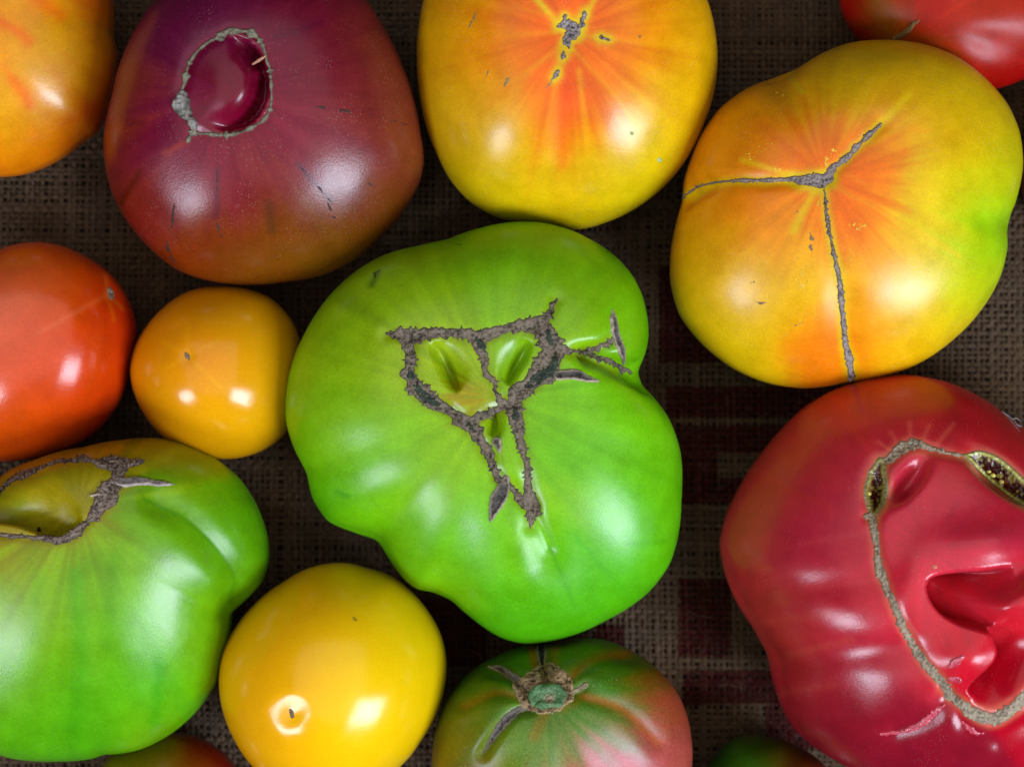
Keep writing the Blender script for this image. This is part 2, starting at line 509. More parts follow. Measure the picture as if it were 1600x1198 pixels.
def mix(a, b, m): return a * (1 - m[:, None]) + b * m[:, None]

def painter(points, default_r=90, warp=30, wscale=80, seed=3, streak=None, lines=(), halos=(), post=None):
    """points: (x, y, (r,g,b)[, radius]); colours blend by distance, with a warped border"""
    Pp = [(p[0], p[1], lin(p[2]), p[3] if len(p) > 3 else default_r) for p in points]
    def f(x, y):
        wx = x + warp * 2 * (fbm(x / wscale, y / wscale, seed) - 0.5); wy = y + warp * 2 * (fbm(x / wscale, y / wscale, seed + 5) - 0.5)
        if streak:   # pull noise into rays about the scar
            scx, scy, amp = streak[:3]; far, kst = streak[3:] if len(streak) > 3 else (260, 0.20)
            th = np.arctan2(y - scy, x - scx); r = np.hypot(x - scx, y - scy)
            ns = (vn(np.cos(th) * 9 + 20, np.sin(th) * 9 + 20, seed + 9) - 0.5) + 0.6 * (vn(np.cos(th) * 24 + 60, np.sin(th) * 24 + 60 + r / 300, seed + 11) - 0.5)
            wx = wx + np.cos(th) * ns * amp; wy = wy + np.sin(th) * ns * amp
        W = 1e-9; C = 0
        for (a, b_, c_, r_) in Pp:
            w = np.exp(-((wx - a) ** 2 + (wy - b_) ** 2) / (r_ * r_)) + 1e-4 / (1 + ((wx - a) ** 2 + (wy - b_) ** 2) / (r_ * r_)) ** 2
            W = W + w; C = C + w[:, None] * c_
        C = C / W[:, None]
        if streak:
            fade = np.exp(-r / far) * sstep(5, 40, r)
            C = C * (1 + kst * (ns * fade)[:, None] * np.array([1.3, 0.8, 1.0]))
        for (line, col, wd, k) in lines:
            d, a_, s_, w_ = seg_dist(x, y, smooth_line(line))
            C = mix(C, lin(col), k * np.exp(-(d / wd) ** 2))
        for (ls, col, wd, k) in halos:
            for l in ls:
                d, a_, s_, w_ = seg_dist(x, y, smooth_line(l))
                C = mix(C, lin(col), k * np.exp(-(np.maximum(d - w_, 0) / wd) ** 2))
        if post is not None: C = post(x, y, C)
        g = C.mean(1, keepdims=True)
        C = np.maximum(g + (C - g) * 1.08, 0) * np.array([1.0, 0.98, 0.92]) - 0.012   # the photo's pixels hold a little surface gloss too
        return np.maximum(C, 0.0015)
    return f

def patch(t, name, lines, mat=CORK, thorn=(12, 4), rag=2.0, h=0.25, relief=0.25, cell=4.0, col=((122, 108, 98), (52, 44, 40)), rim=None,
          breakup=0.0, seed=1, pitch=1.0, sync=False, wk=1.0, wvar=0.9, edge=None, bk=9.0, rimw=2.5, paint=None, label=None, stuff=False, bulge=0.0, shape=None):
    """corky tissue laid on the skin: union of tapered strips with thorny edges, its rim tucked into the skin"""
    Ls = [smooth_line(l, 4.0) for l in lines]
    A = np.concatenate([l[:, :2] for l in Ls]); mw = max(l[:, 2].max() for l in Ls) + thorn[1] + 6
    x0, y0 = np.floor(A.min(0) - mw); x1, y1 = np.ceil(A.max(0) + mw)
    gx, gy = np.meshgrid(np.arange(x0, x1 + pitch, pitch), np.arange(y0, y1 + pitch, pitch))
    sh = gx.shape
    jx = gx + 0.5 * pitch * (vn(gx * 0.9, gy * 0.9, seed + 70) - 0.5); jy = gy + 0.5 * pitch * (vn(gx * 0.9, gy * 0.9, seed + 71) - 0.5)
    fx, fy = jx.ravel(), jy.ravel()
    sd = np.full(fx.shape, -1e9)
    for k, l in enumerate(Ls):
        d, a, s, w = seg_dist(fx, fy, l); w = w * wk
        if sync: s = s * 0 + 1
        q = (a + 0.35 * thorn[0] * np.sin(a / thorn[0] * 1.7)) / thorn[0] + s * 0.31 + k * 3.7; ci = np.floor(q).astype(int); fr = q - ci
        rnd = TAB[(ci * 7 + 13 * k + seed) & 255, ((s > 0) * 31 + seed * 5) & 255]
        pk = 0.3 + 0.4 * TAB[(ci * 11 + seed) & 255, ((s > 0) * 17 + 3) & 255]
        tri = np.where(fr < pk, fr / pk, (1 - fr) / (1 - pk))
        th_ = thorn[1] * (0.12 + 1.1 * rnd ** 2.0) * tri ** 1.5
        w = w * (1 + wvar * (fbm(a / 22, a * 0 + k * 5 + s * 2, seed + 90, 2) - 0.5))
        sd = np.maximum(sd, w + th_ - d)
    sd = sd + rag * 2 * (fbm(fx / 5.0, fy / 5.0, seed + 4, 2) - 0.5)
    if breakup > 0:
        sd = sd - 12 * sstep(breakup - 0.04, breakup + 0.04, 1 - fbm(fx / bk, fy / bk, seed + 8, 2))
    rel = 2 * (fbm(fx / cell, fy / cell, seed, 3) - 0.5)
    inside = sstep(0, 4, sd)
    # ridged crumbs
    crumb = 1 - 2 * np.abs(vn(fx / cell / 0.8, fy / cell / 0.8, seed + 30) - 0.5) * 2
    H = np.where(sd < 0, sd * 0.14, h * sstep(0, 2.0, sd) + bulge * sstep(0, 12, sd)) + inside * relief * (0.7 * rel + 0.5 * crumb)
    if shape is not None: H = H + shape(fx, fy, sd)
    if paint is not None:
        C = paint(fx, fy, sd)
    else:
        v = sstep(-0.85, 0.55, rel * 0.8 + crumb * 0.30 + 0.6 * (vn(fx / 14, fy / 14, seed + 40) - 0.5))
        C = mix(np.tile(lin(col[1]), (len(fx), 1)), lin(col[0]), v)
        if edge is not None:
            C = mix(C, lin(edge), 0.75 * np.exp(-(np.maximum(sd - 0.3, 0) / 1.2) ** 2))
        if rim is not None:
            C = mix(C, lin(rim), np.exp(-((sd - rimw * 0.5) / rimw) ** 2) * (0.55 + 0.45 * vn(fx / 6, fy / 6, seed + 50)))
    keep = (sd > -2.6).reshape(sh)
    cellk = keep[:-1, :-1] | keep[1:, :-1] | keep[:-1, 1:] | keep[1:, 1:]
    used = np.zeros(sh, bool)
    used[:-1, :-1] |= cellk; used[1:, :-1] |= cellk; used[:-1, 1:] |= cellk; used[1:, 1:] |= cellk
    idx = -np.ones(sh, int); ids = np.argwhere(used)
    V = []; Cc = []; Hm = H.reshape(sh); Cm = C.reshape(sh + (3,)); n_ = 0
    for (r, c_) in ids:
        loc, nor, _, _ = hit(t, jx[r, c_], jy[r, c_])
        if loc is None: continue
        hh = max(Hm[r, c_], -0.5) * 0.001
        V.append((loc.x + nor.x * hh, loc.y + nor.y * hh, loc.z + nor.z * hh)); Cc.append(Cm[r, c_])
        idx[r, c_] = n_; n_ += 1
    if n_ == 0: return None
    a = idx[:-1, :-1]; b2 = idx[:-1, 1:]; c2 = idx[1:, 1:]; d2 = idx[1:, :-1]
    ok = cellk & (a >= 0) & (b2 >= 0) & (c2 >= 0) & (d2 >= 0)
    F = np.stack([a[ok], d2[ok], c2[ok], b2[ok]], 1)
    o = mesh_obj(name, V, F, mat, t.root, np.clip(np.array(Cc), 0, 1))
    if label: o['label'] = label
    if stuff: o['kind'] = 'stuff'
    return o

def tube(name, t, pts, rad, mat, colr, parent=None):
    """thin tapered fibre through world points"""
    P = np.asarray(pts, float); n = len(P); k = 6
    V = []
    for i in range(n):
        d = P[min(i + 1, n - 1)] - P[max(i - 1, 0)]; d /= np.linalg.norm(d) + 1e-12
        u = np.cross(d, (0.3, 0.2, 0.93)); u /= np.linalg.norm(u); v = np.cross(d, u)
        r = rad * (0.35 + 0.65 * math.sin(math.pi * (0.12 + 0.76 * i / (n - 1))))
        for q in range(k):
            an = 2 * math.pi * q / k
            V.append(P[i] + r * (math.cos(an) * u + math.sin(an) * v))
    F = []
    for i in range(n - 1):
        for q in range(k):
            F.append((i * k + q, i * k + (q + 1) % k, (i + 1) * k + (q + 1) % k, (i + 1) * k + q))
    return mesh_obj(name, V, np.array(F), mat, parent, np.tile(lin(colr), (len(V), 1)))

BIG = (420, 130, 26); MID = (340, 104, 24); SML = (220, 70, 20)
def yel(C):
    C = C.copy(); C[:, 1] *= 1 + 0.16 * sstep(0.28, 0.5, C[:, 1] / (C[:, 0] + 1e-6)); return C
# ================================================== green tomato in the middle
O1 = [(800,347),(850,348),(900,360),(935,378),(965,402),(988,430),(1003,460),(1012,500),(1013,530),(1007,556),(996,580),(1003,602),(1025,625),(1042,647),(1057,678),(1066,705),
      (1070,735),(1067,783),(1060,838),(1047,881),(1016,924),(969,962),(918,987),(859,1002),(816,1005),(782,996),(735,966),(703,941),(675,930),(650,926),(629,911),(603,881),
      (584,851),(548,836),(509,817),(484,779),(475,740),(458,705),(446,655),(446,625),(450,590),(460,550),(485,500),(520,455),(560,420),(600,398),(650,383),(700,372),(750,356)]
S1 = [[(605,521,1.5),(636,523,10),(683,519,6),(729,522,6),(750,525,9),(781,517,6),(812,509,7),(837,508,10),(855,494,5),(869,468,1)],
      [(636,529,11),(641,559,7),(638,583,9),(652,608,12),(673,627,11),(704,642,7),(729,661,10),(744,676,9),(760,704,6.5),(769,725,5),(777,747,4)],
      [(746,530,11),(757,559,5),(760,580,4),(771,596,3),(774,614,2),(786,630,8)],
      [(845,512,12),(857,530,15),(862,549,18),(850,577,17),(831,599,12),(808,617,13),(805,635,12),(808,657,9),(812,682,6),(820,713,4.5),(825,744,4),(826,762,6),(833,787,10),(831,806,7),(828,825,1)],
      [(800,632,7),(775,640,5),(757,648,6),(736,660,7)],
      [(777,747,4),(800,762,4),(812,781,6),(834,793,9)],
      [(868,546,8),(896,548,3),(923,550,3)], [(923,548,2.5),(957,532,3)], [(921,554,3.5),(951,565,3.5),(984,580,2)]]
LEAF1 = [[(957,484,1),(959,503,5.5),(964,528,6),(973,553,5),(974,568,1.5)], [(872,586,8),(899,585,8),(917,591,6),(936,596,1)],
         [(792,748,5),(782,772,12),(773,793,9),(766,815,1)], [(776,690,7),(779,697,5),(781,708,1)]]
p1 = painter(post=lambda x,y,C: C*np.array([1.0,.95,.7]), points=[(560,440,(128,172,22)),(700,400,(122,178,22)),(850,400,(104,172,22)),(950,440,(108,176,28)),(990,510,(98,178,32)),(530,560,(138,178,18)),(480,640,(128,178,24)),
              (560,680,(122,182,18)),(640,560,(146,172,14),60),(660,470,(138,172,20),60),(840,450,(128,172,20),60),(900,470,(135,172,18),60),(930,520,(136,172,16),60),
              (690,540,(140,165,8),40),(735,628,(164,132,4),26),(805,560,(128,170,10),40),(775,660,(135,155,8),30),(800,715,(122,176,12),40),
              (690,730,(136,180,14)),(600,760,(112,184,40)),(720,850,(98,180,52)),(820,860,(120,190,10),70),(860,800,(128,180,14),60),(880,640,(118,178,24)),(980,640,(110,186,56)),
              (1020,760,(106,188,62)),(890,720,(96,180,28),60),(880,900,(90,178,18),80),(800,970,(78,160,38)),(940,940,(76,160,40)),(1020,870,(92,182,44)),(640,890,(104,166,40)),(520,790,(92,176,26))],
             default_r=85, warp=26, streak=(770,620,60,700,0.30), seed=3, halos=[(S1,(126,140,8),7,0.5)],
             lines=[([(860,860),(900,950)],(70,150,10),4,0.5),([(900,840),(1010,960)],(74,160,18),4,0.4),([(980,850),(1040,846)],(66,150,16),4,0.4),([(522,770),(540,778)],(60,140,6),4,0.6),([(590,425),(580,445)],(46,92,14),5,0.7),
                    ([(610,510),(530,470)],(110,140,10),8,0.4),([(940,420),(900,380)],(84,150,14),6,0.35)])
g1 = tomato('large lumpy green tomato in the middle, a net of grey scars on its top', O1, (760,650), 0.043, 0.083, nt_=2.35, res=(460,140,26), smooth=1.1, pole=(25,-30),
            disp=[blob(775,630,130,130,0,-3.0), cleft([(676,532),(684,552),(694,576),(706,598),(718,606)],7.5,18,7,-1), cleft([(826,530),(818,550),(808,568),(797,588),(790,598)],6.0,16,7,1), slit([(774,638),(772,660),(769,684)],6,10),
                  blob(700,575,45,55,-20,-1.2), blob(808,560,36,48,20,-1.0), groove([(925,556),(975,574),(1015,592)],5.0,16), groove([(905,548),(930,552),(958,535)],1.6,12),
                  groove([(815,770),(835,820),(850,880)],1.6,28), groove([(700,640),(760,710)],1.0,14), groove([(835,800),(860,860)],1.0,10)] + [groove([q[:2] for q in l],0.9,11) for l in S1],
            ribs_=[ribs(770,630,[(129,1.7),(106,.9),(160,.8),(144,.5),(118,.5),(20,.7),(62,.8),(200,.4),(250,.5),(300,.5)],1.5,10,100,290)],
            paint=p1, mat=skin_mat('green skin',0.31,0.10,0.05,dots=0.25), seed=11)
patch(g1, 'corky_scar', S1, thorn=(10,7), rag=2.2, wk=1.1, h=0.28, relief=0.45, cell=5, col=((120,106,90),(28,24,20)), edge=(44,38,22), seed=2)
for i, l in enumerate(LEAF1):
    patch(g1, 'dried_sepal', [l], wvar=0.2, thorn=(14,1.5), rag=0.8, h=0.7, relief=0.25, cell=5, col=((84,78,72),(26,24,22)), rim=(176,158,136), rimw=2.2, seed=5+i,
          shape=lambda x,y,sd: -0.5*sstep(3,7,sd))
patch(g1, 'healed_tissue', stuff=True, lines=[[(648,600,5),(656,612,8),(668,622,9),(684,632,5)],[(640,578,5),(643,588,6)],[(826,602,6),(842,590,10),(860,580,9),(868,562,6)],[(746,530,5),(752,540,7)],[(806,640,4),(805,652,5)],[(856,520,4),(862,532,6)],[(733,664,4),(738,670,4)]], thorn=(9,2), rag=2, h=0.55, relief=0.3, cell=5,
      col=((54,66,50),(24,24,30)), edge=(60,54,50), wvar=0.3, seed=9)
patch(g1, 'skin_mark', stuff=True, lines=[[(586,428,2),(584,440,3.5),(582,446,1)],[(598,420,1),(560,440,1.2)],[(714,380,2),(720,381,2)]], mat=MARK, thorn=(6,1), rag=1.5, h=0.03, relief=0.02, col=((60,92,20),(30,52,10)), breakup=0.52, seed=13)

# ================================================== dark purple tomato
O2 = [(244,0),(213,42),(190,88),(171,154),(160,211),(163,261),(175,307),(198,349),(236,392),(282,426),(324,440),(390,447),(447,442),(509,430),(562,403),(600,369),(639,319),(658,284),(664,250),
      (658,207),(647,154),(628,100),(601,46),(574,0),(530,-42),(450,-66),(370,-66),(300,-42)]
R2 = [[(302,205,6),(313,209,2.2),(324,209,4.5),(339,211,6.5),(348,211,2.5),(357,211,6),(376,207,2.5),(385,203,3),(392,200,7),(402,194,2.5),(411,189,5),(421,174,2.2),(424,156,3.2),(424,134,2.2),(422,112,2),(415,88,3.2),(411,73,4),(400,57,5),
       (383,49,3.5),(368,49,7),(356,49,6.5),(345,57,6),(336,61,2.5),(326,66,4.5),(310,79,4),(299,93,4),(293,106,2),(289,126,4.5),(285,139,2.5)],
      [(302,204,8),(293,221,5)]]
p2 = painter(post=lambda x,y,C: C*np.array([.84,.92,1.15]), points=[(330,10,(104,40,60)),(250,60,(108,40,58)),(480,20,(108,38,48)),(560,60,(122,50,42)),(200,130,(128,56,34),50),(180,220,(146,62,22),45),(190,300,(130,52,32),60),(230,200,(110,34,56)),(250,300,(132,48,46)),(330,270,(128,38,52)),
              (360,130,(120,32,40),60),(430,100,(116,34,54)),(500,140,(130,44,52)),(590,140,(126,62,44)),(620,240,(132,66,40),60),(540,240,(130,52,58)),(450,200,(132,34,52)),(420,320,(132,52,42)),(520,330,(128,62,44)),
              (300,390,(128,60,28),60),(400,415,(122,70,28),60),(500,395,(112,78,22),70),(590,340,(110,66,28),60),(440,430,(128,72,16),40)],
             default_r=80, warp=26, streak=(355,140,50,400,0.22), seed=21,
             lines=[([(340,265),(338,338)],(74,40,48),5,0.5),([(466,257),(518,315)],(70,48,62),5,0.55),([(217,269),(186,319)],(84,40,24),5,0.6),([(360,225),(372,280)],(112,28,40),5,0.5),([(420,320),(425,360)],(84,52,36),9,0.6),
                    ([(195,194),(224,190)],(84,34,44),5,0.5),([(290,222),(255,240)],(170,66,40),4,0.5),([(430,60),(500,35)],(88,34,50),6,0.4)],
             halos=[(R2,(150,48,52),4,0.2)])
def crescent(x, y):
    e = np.hypot((x - 355) / 68, (y - 129) / 80); th = np.degrees(np.arctan2(y - 129, x - 355))
    w = sstep(-95, -40, th) * (1 - sstep(36, 125, th)) * (1 - 0.4 * np.exp(-((th + 22) / 14) ** 2))
    return -12.0 * w * sstep(0.30, 0.93, e) ** 1.8 * (1 - sstep(0.87, 0.99, e))
g2 = tomato('dark purple-brown tomato with a ring-shaped thorny scar on top', O2, (408,192), 0.041, 0.080, nt_=2.25, res=MID, pole=(-20,-40), tilt=(0.0,0.0),
            disp=[crescent, blob(358,128,42,50,0,2.4)] + [groove([q[:2] for q in R2[0]],0.7,8)],
            ribs_=[ribs(408,160,[(95,.8),(140,.6),(60,.5),(30,.5),(180,.5),(250,.5)],1.2,18,80,260)],
            paint=p2, mat=skin_mat('purple skin',0.27,0.14,0.05,dots=0.35), seed=23)
patch(g2, 'corky_scar', R2, thorn=(13,6), rag=0.8, wk=0.62, wvar=1.3, sync=True, h=0.5, relief=0.30, cell=5, col=((134,128,110),(76,70,54)), edge=(70,66,44), seed=4)
patch(g2, 'corky_knob', [[(285,148,7),(283,163,15),(291,175,9)],[(296,186,4),(299,190,7),(302,197,5)]], thorn=(12,5), rag=1.5, wvar=0.2, h=0.9, relief=0.8, cell=8, col=((140,136,128),(56,52,42)), edge=(70,66,44), seed=44)
patch(g2, 'skin_mark', stuff=True, lines=[[(493,166,1.5),(515,170,3),(545,175,2.5),(562,178,1)],[(562,178,.8),(600,185,1.2),(639,196,.8)],[(512,318,1.5),(520,335,3),(524,350,3.5),(529,362,2)],[(337,345,1.5),(341,356,2.5),(346,372,1)],[(346,372,.8),(358,396,2.2),(361,400,1)],
                        [(274,312,1),(270,335,2.6),(268,365,2.2),(262,372,1)],[(260,372,1),(263,392,2),(274,415,1.2)],[(340,270,.8),(338,330,1.4)],[(467,258,.8),(518,316,1.4)],[(577,287,1.5),(582,291,1)]],
      mat=MARK, thorn=(6,1), rag=1.4, h=0.02, relief=0.02, col=((74,42,32),(36,22,18)), breakup=0.54, seed=14)
h_, n_, _, _ = hit(g2, 416, 88); h2, _, _, _ = hit(g2, 396, 103)
tube('dried_strand', g2, [np.array(h_) + (0,0,0.0008), (np.array(h_) + np.array(h2)) / 2 + (0,0,0.0016), np.array((h2.x, h2.y, max(h_.z - 0.001, h2.z)))], 0.00055, MARK, (186,134,104), g2.root)

# ================================================== yellow-orange tomato, top centre
O3 = [(659,0),(652,38),(650,94),(654,141),(663,194),(681,241),(703,282),(734,316),(771,338),(815,350),(859,357),(906,361),(953,347),(994,326),(1041,288),(1078,241),(1103,191),(1119,138),(1120,56),(1113,19),(1106,0),
      (1075,-50),(990,-88),(885,-95),(780,-80),(700,-45)]
S3 = [[(871,42,1.5),(882,39,8),(892,42,10),(900,52,8),(890,57,8),(886,68,6),(889,75,1)],[(903,44,4),(908,39,4),(910,30,2),(913,23,4),(914,18,1)],[(883,34,1.5),(883,25,1.5)],[(936,58,1),(939,59,4),(944,60,1.5),(951,62,1)],[(880,83,1),(880,88,3),(878,92,1)],[(872,110,1),(870,116,3),(866,122,1)]]
p3 = painter(post=lambda x,y,C: yel(C*np.array([1.0,1.04,.3])), points=[(890,20,(236,92,44),60),(820,40,(232,98,40),70),(960,40,(234,110,30),70),(880,90,(234,88,30),60),(820,90,(228,108,36),70),(960,110,(230,108,40),70),(888,150,(236,70,8),45),(890,210,(238,96,20),50),(760,60,(226,132,24)),(1030,60,(232,150,16)),
              (740,130,(222,140,14)),(690,60,(214,158,4)),(680,180,(200,156,4)),(770,200,(222,150,20)),(850,230,(232,124,10),45),(930,210,(232,146,24),60),(1040,160,(226,160,16)),(1090,100,(218,164,2)),(1080,220,(206,164,4)),
              (800,280,(212,164,4)),(890,280,(222,146,2),60),(980,260,(208,174,8)),(740,290,(186,154,4)),(870,335,(206,168,4)),(980,320,(190,156,4)),(888,-50,(232,110,30))],
             default_r=80, warp=26, streak=(888,48,42), seed=31, halos=[(S3,(216,176,30),9,0.8)],
             lines=[([(905,40),(935,-10)],(236,176,70),5,0.7),([(872,36),(835,-5)],(226,180,20),6,0.8),([(880,70),(800,130)],(232,150,50),5,0.5),([(895,75),(960,150)],(236,150,60),4,0.5),([(865,50),(780,58)],(236,140,60),4,0.5),
                    ([(915,56),(1010,70)],(236,150,50),4,0.5),([(888,90),(880,260)],(234,70,4),10,0.3),([(872,110),(850,220)],(234,150,10),5,0.5),([(905,110),(920,240)],(234,160,14),5,0.5),([(880,30),(800,10)],(236,136,50),4,0.5)])
g3 = tomato('yellow and orange tomato with a small rough grey scar, at the top centre', O3, (888,132), 0.038, 0.078, nt_=2.3, res=MID, pole=(0,-45),
            disp=[blob(888,48,40,40,0,-2.2), groove([(888,60),(888,150),(886,240)],0.8,34)], ribs_=[ribs(888,40,[(90,1.0),(30,.4),(140,.5),(180,.4)],1.2,16,70,260)],
            paint=p3, mat=skin_mat('yellow orange skin',0.26,0.08,0.05,dots=0.45), seed=33)
patch(g3, 'corky_scar', S3, thorn=(7,3), rag=2.2, h=0.35, relief=0.5, cell=3.2, col=((158,146,144),(40,34,38)), edge=(84,76,40), seed=6)
patch(g3, 'skin_mark', stuff=True, lines=[[(743,20,1.5),(738,34,2.5)],[(736,36,1),(726,66,1)],[(724,72,2),(721,90,2.5)],[(794,118,1.5),(792,127,3),(786,140,1.5)],[(871,112,1.5),(854,138,1.5)],[(883,149,1),(866,159,2)],[(1000,56,2),(996,61,2)],[(814,188,2.5),(815,190,2.5)],[(862,3,3),(872,2,3)],[(763,112,1.5),(760,120,1.5)]],
      mat=MARK, thorn=(6,1), rag=1.6, h=0.05, relief=0.04, col=((150,128,70),(96,84,60)), breakup=0.5, seed=16)
patch(g3, 'pale_spot', stuff=True, lines=[[(1030,250,3.2),(1031,251,3.2)],[(987,208,2.5),(988,209,2.5)]], mat=MARK, thorn=(6,.5), rag=0.6, h=0.08, relief=0.02, col=((190,200,150),(150,170,90)), rim=(100,140,20), rimw=1.2, seed=17)

# ================================================== yellow-orange tomato on the right
O4 = [(1387,60),(1320,67),(1278,85),(1242,109),(1206,124),(1165,140),(1123,171),(1092,217),(1080,248),(1069,280),(1067,312),(1058,342),(1048,393),(1047,440),(1061,492),(1097,538),(1144,575),(1196,598),(1258,608),(1320,600),
      (1392,587),(1434,569),(1486,533),(1527,492),(1563,435),(1576,383),(1579,355),(1589,311),(1599,259),(1594,207),(1574,160),(1537,119),(1486,83),(1434,65)]
A4 = [(1068,308,1.2),(1090,292,1.6),(1120,285,1.6),(1155,282,2.2),(1165,282,4.5),(1178,282,2.5),(1194,282,4.5),(1210,281,3),(1227,280,3.8),(1240,279,4)]
B4 = [(1240,279,5),(1251,282,7.5),(1266,281,9),(1283,281,12),(1295,279,8)]
C4 = [(1295,276,7),(1303,262,7),(1311,256,3.5),(1321,247,6),(1331,237,3.5),(1337,230,6),(1347,222,3),(1356,214,6),(1364,206,3.5),(1373,197,2.5),(1377,193,1)]
D4 = [(1287,292,1),(1289,302,.8),(1290,318,3),(1290.5,327,1),(1291,336,3),(1295,357,2.2),(1302,393,3),(1312,440,4.5),(1317,492,5),(1321,538,5),(1328,569,7),(1331,590,5)]
S4 = [A4,B4,C4,D4]
p4 = painter(post=lambda x,y,C: yel(C*np.array([1.0,1.04,.3])), points=[(1280,240,(226,102,46),60),(1220,230,(222,112,40),60),(1330,290,(236,104,30),60),(1360,250,(234,120,34),60),(1180,320,(226,124,34),60),(1320,340,(236,112,8),60),(1140,240,(216,134,8)),(1200,170,(204,138,4)),(1300,120,(204,152,4)),(1400,100,(206,154,2)),
              (1400,170,(220,140,20),60),(1450,220,(224,160,14)),(1500,140,(212,160,2)),(1480,300,(222,178,14)),(1550,200,(208,168,4)),(1570,300,(150,180,2),50),(1550,360,(140,184,2),55),(1530,450,(166,184,2),50),(1480,470,(218,172,4)),
              (1100,400,(212,140,10)),(1120,480,(216,160,8)),(1200,440,(226,158,20)),(1250,380,(224,158,10),50),(1270,460,(226,164,14),50),(1190,370,(230,128,30),50),(1270,555,(226,112,30),50),(1345,530,(234,124,20),50),(1290,520,(228,120,20),40),(1370,420,(232,150,30),60),(1400,540,(220,160,4)),(1180,560,(212,162,6)),
              (1430,60,(196,150,4)),(1540,280,(206,184,6),50)],
             default_r=75, warp=24, streak=(1290,275,45), seed=41, halos=[([A4,C4,D4],(206,164,24),6,0.7),([B4],(206,168,30),10,0.85)],
             lines=[([(1376,194),(1420,150)],(226,176,30),6,0.7),([(1376,196),(1450,205)],(236,150,50),4,0.5),([(1276,292),(1240,360)],(220,176,20),7,0.6),([(1290,300),(1310,440)],(220,160,20),10,0.4),([(1232,272),(1160,250)],(214,166,40),5,0.6),
                    ([(1310,262),(1420,330)],(236,140,50),4,0.4),([(1230,110),(1252,140)],(190,164,20),4,0.6),([(1305,290),(1500,400)],(232,170,50),4,0.3)])
g4 = tomato('yellow-orange tomato with a three-armed scar and a greenish right edge', O4, (1322,338), 0.042, 0.082, nt_=2.3, res=MID, pole=(-10,-20),
            disp=[blob(1285,282,70,50,0,-1.6), groove([q[:2] for q in A4],1.4,14), groove([q[:2] for q in C4],1.0,14), groove([q[:2] for q in D4],0.7,24), groove([(1215,112),(1250,170),(1285,240)],1.5,30), groove([(1070,305),(1100,290)],2.0,16), groove([(1585,350),(1545,345)],1.6,22)],
            ribs_=[ribs(1290,290,[(83,.8),(20,.4),(-60,.4)],1.1,16,80,280)],
            paint=p4, mat=skin_mat('orange yellow skin',0.30,0.08,0.05,dots=0.45), seed=43)
patch(g4, 'corky_scar', S4, thorn=(8,3.0), rag=1.2, wk=0.85, h=0.35, relief=0.45, cell=3.4, col=((150,136,132),(44,36,36)), edge=(70,54,24), seed=7)
patch(g4, 'skin_mark', stuff=True, lines=[[(1258,360,2),(1261,366,6),(1268,372,3)],[(1266,385,3),(1268,390,2)],[(1246,330,1.5),(1246,332,1.5)],[(1180,470,1),(1190,474,1.8),(1200,470,1)],[(1228,515,.8),(1255,503,1.2)],[(1170,302,1),(1172,312,1)],[(1168,445,1),(1178,440,1.4)]],
      mat=MARK, thorn=(5,1), rag=2, h=0.05, relief=0.05, col=((150,116,74),(100,78,60)), breakup=0.54, seed=18)
patch(g4, 'pale_flecks', stuff=True, lines=[[(1170,240,9),(1200,225,8)],[(1250,410,12),(1255,455,10)],[(1330,350,8),(1350,355,6)],[(1330,400,9),(1345,415,5)],[(1270,320,10),(1262,300,8)],[(1215,262,10),(1230,268,7)],[(1290,255,8),(1310,232,5)],[(1215,145,4),(1222,147,4)]],
      mat=MARK, thorn=(5,1), rag=3, h=0.02, relief=0.02, col=((224,176,50),(222,166,40)), breakup=0.37, bk=4.0, seed=19)

# ================================================== yellow tomato cut by the left edge
O5 = [(175,0),(177,50),(187,85),(184,130),(172,170),(155,207),(125,228),(75,260),(25,276),(0,278),(-60,266),(-120,222),(-165,130),(-178,20),(-150,-80),(-70,-140),(20,-148),(100,-120),(150,-60)]
p5 = painter([(20,20,(224,150,40)),(60,60,(206,158,40),60),(0,50,(230,120,40),40),(30,110,(226,150,50),50),(10,180,(222,168,20)),(70,170,(212,164,10)),(100,60,(196,140,6)),(110,130,(188,124,10)),(150,90,(196,110,10),60),(130,190,(170,64,8),60),(170,150,(160,54,8),50),
              (90,230,(196,100,10),60),(20,250,(214,120,6)),(40,155,(226,112,24),26),(160,10,(190,90,20),50),(60,0,(220,120,40),40)], default_r=70, warp=30, wscale=60, streak=(-40,-40,60), seed=51, lines=[([(0,35),(30,50),(45,65)],(224,92,30),10,.6),([(20,125),(40,150),(46,165)],(226,96,24),9,.6),([(60,0),(95,25)],(222,104,44),12,.6),([(0,100),(30,140)],(230,124,20),8,.5),([(110,190),(150,170)],(170,60,10),18,.5)])
g5 = tomato('blurred yellow tomato with orange streaks, cut by the upper left edge', O5, (3,66), 0.036, 0.068, nt_=2.1, res=SML, paint=p5, mat=skin_mat('streaked yellow skin',0.24,0.08,0.05), seed=53, pole=(-60,-40),
            ribs_=[ribs(-40,-10,[(40,.8),(75,.6),(110,.5)],1.1,16,60,200)])
patch(g5, 'corky_scar', [[(-62,40,3),(-55,30,6),(-48,22,3)]], seed=3)

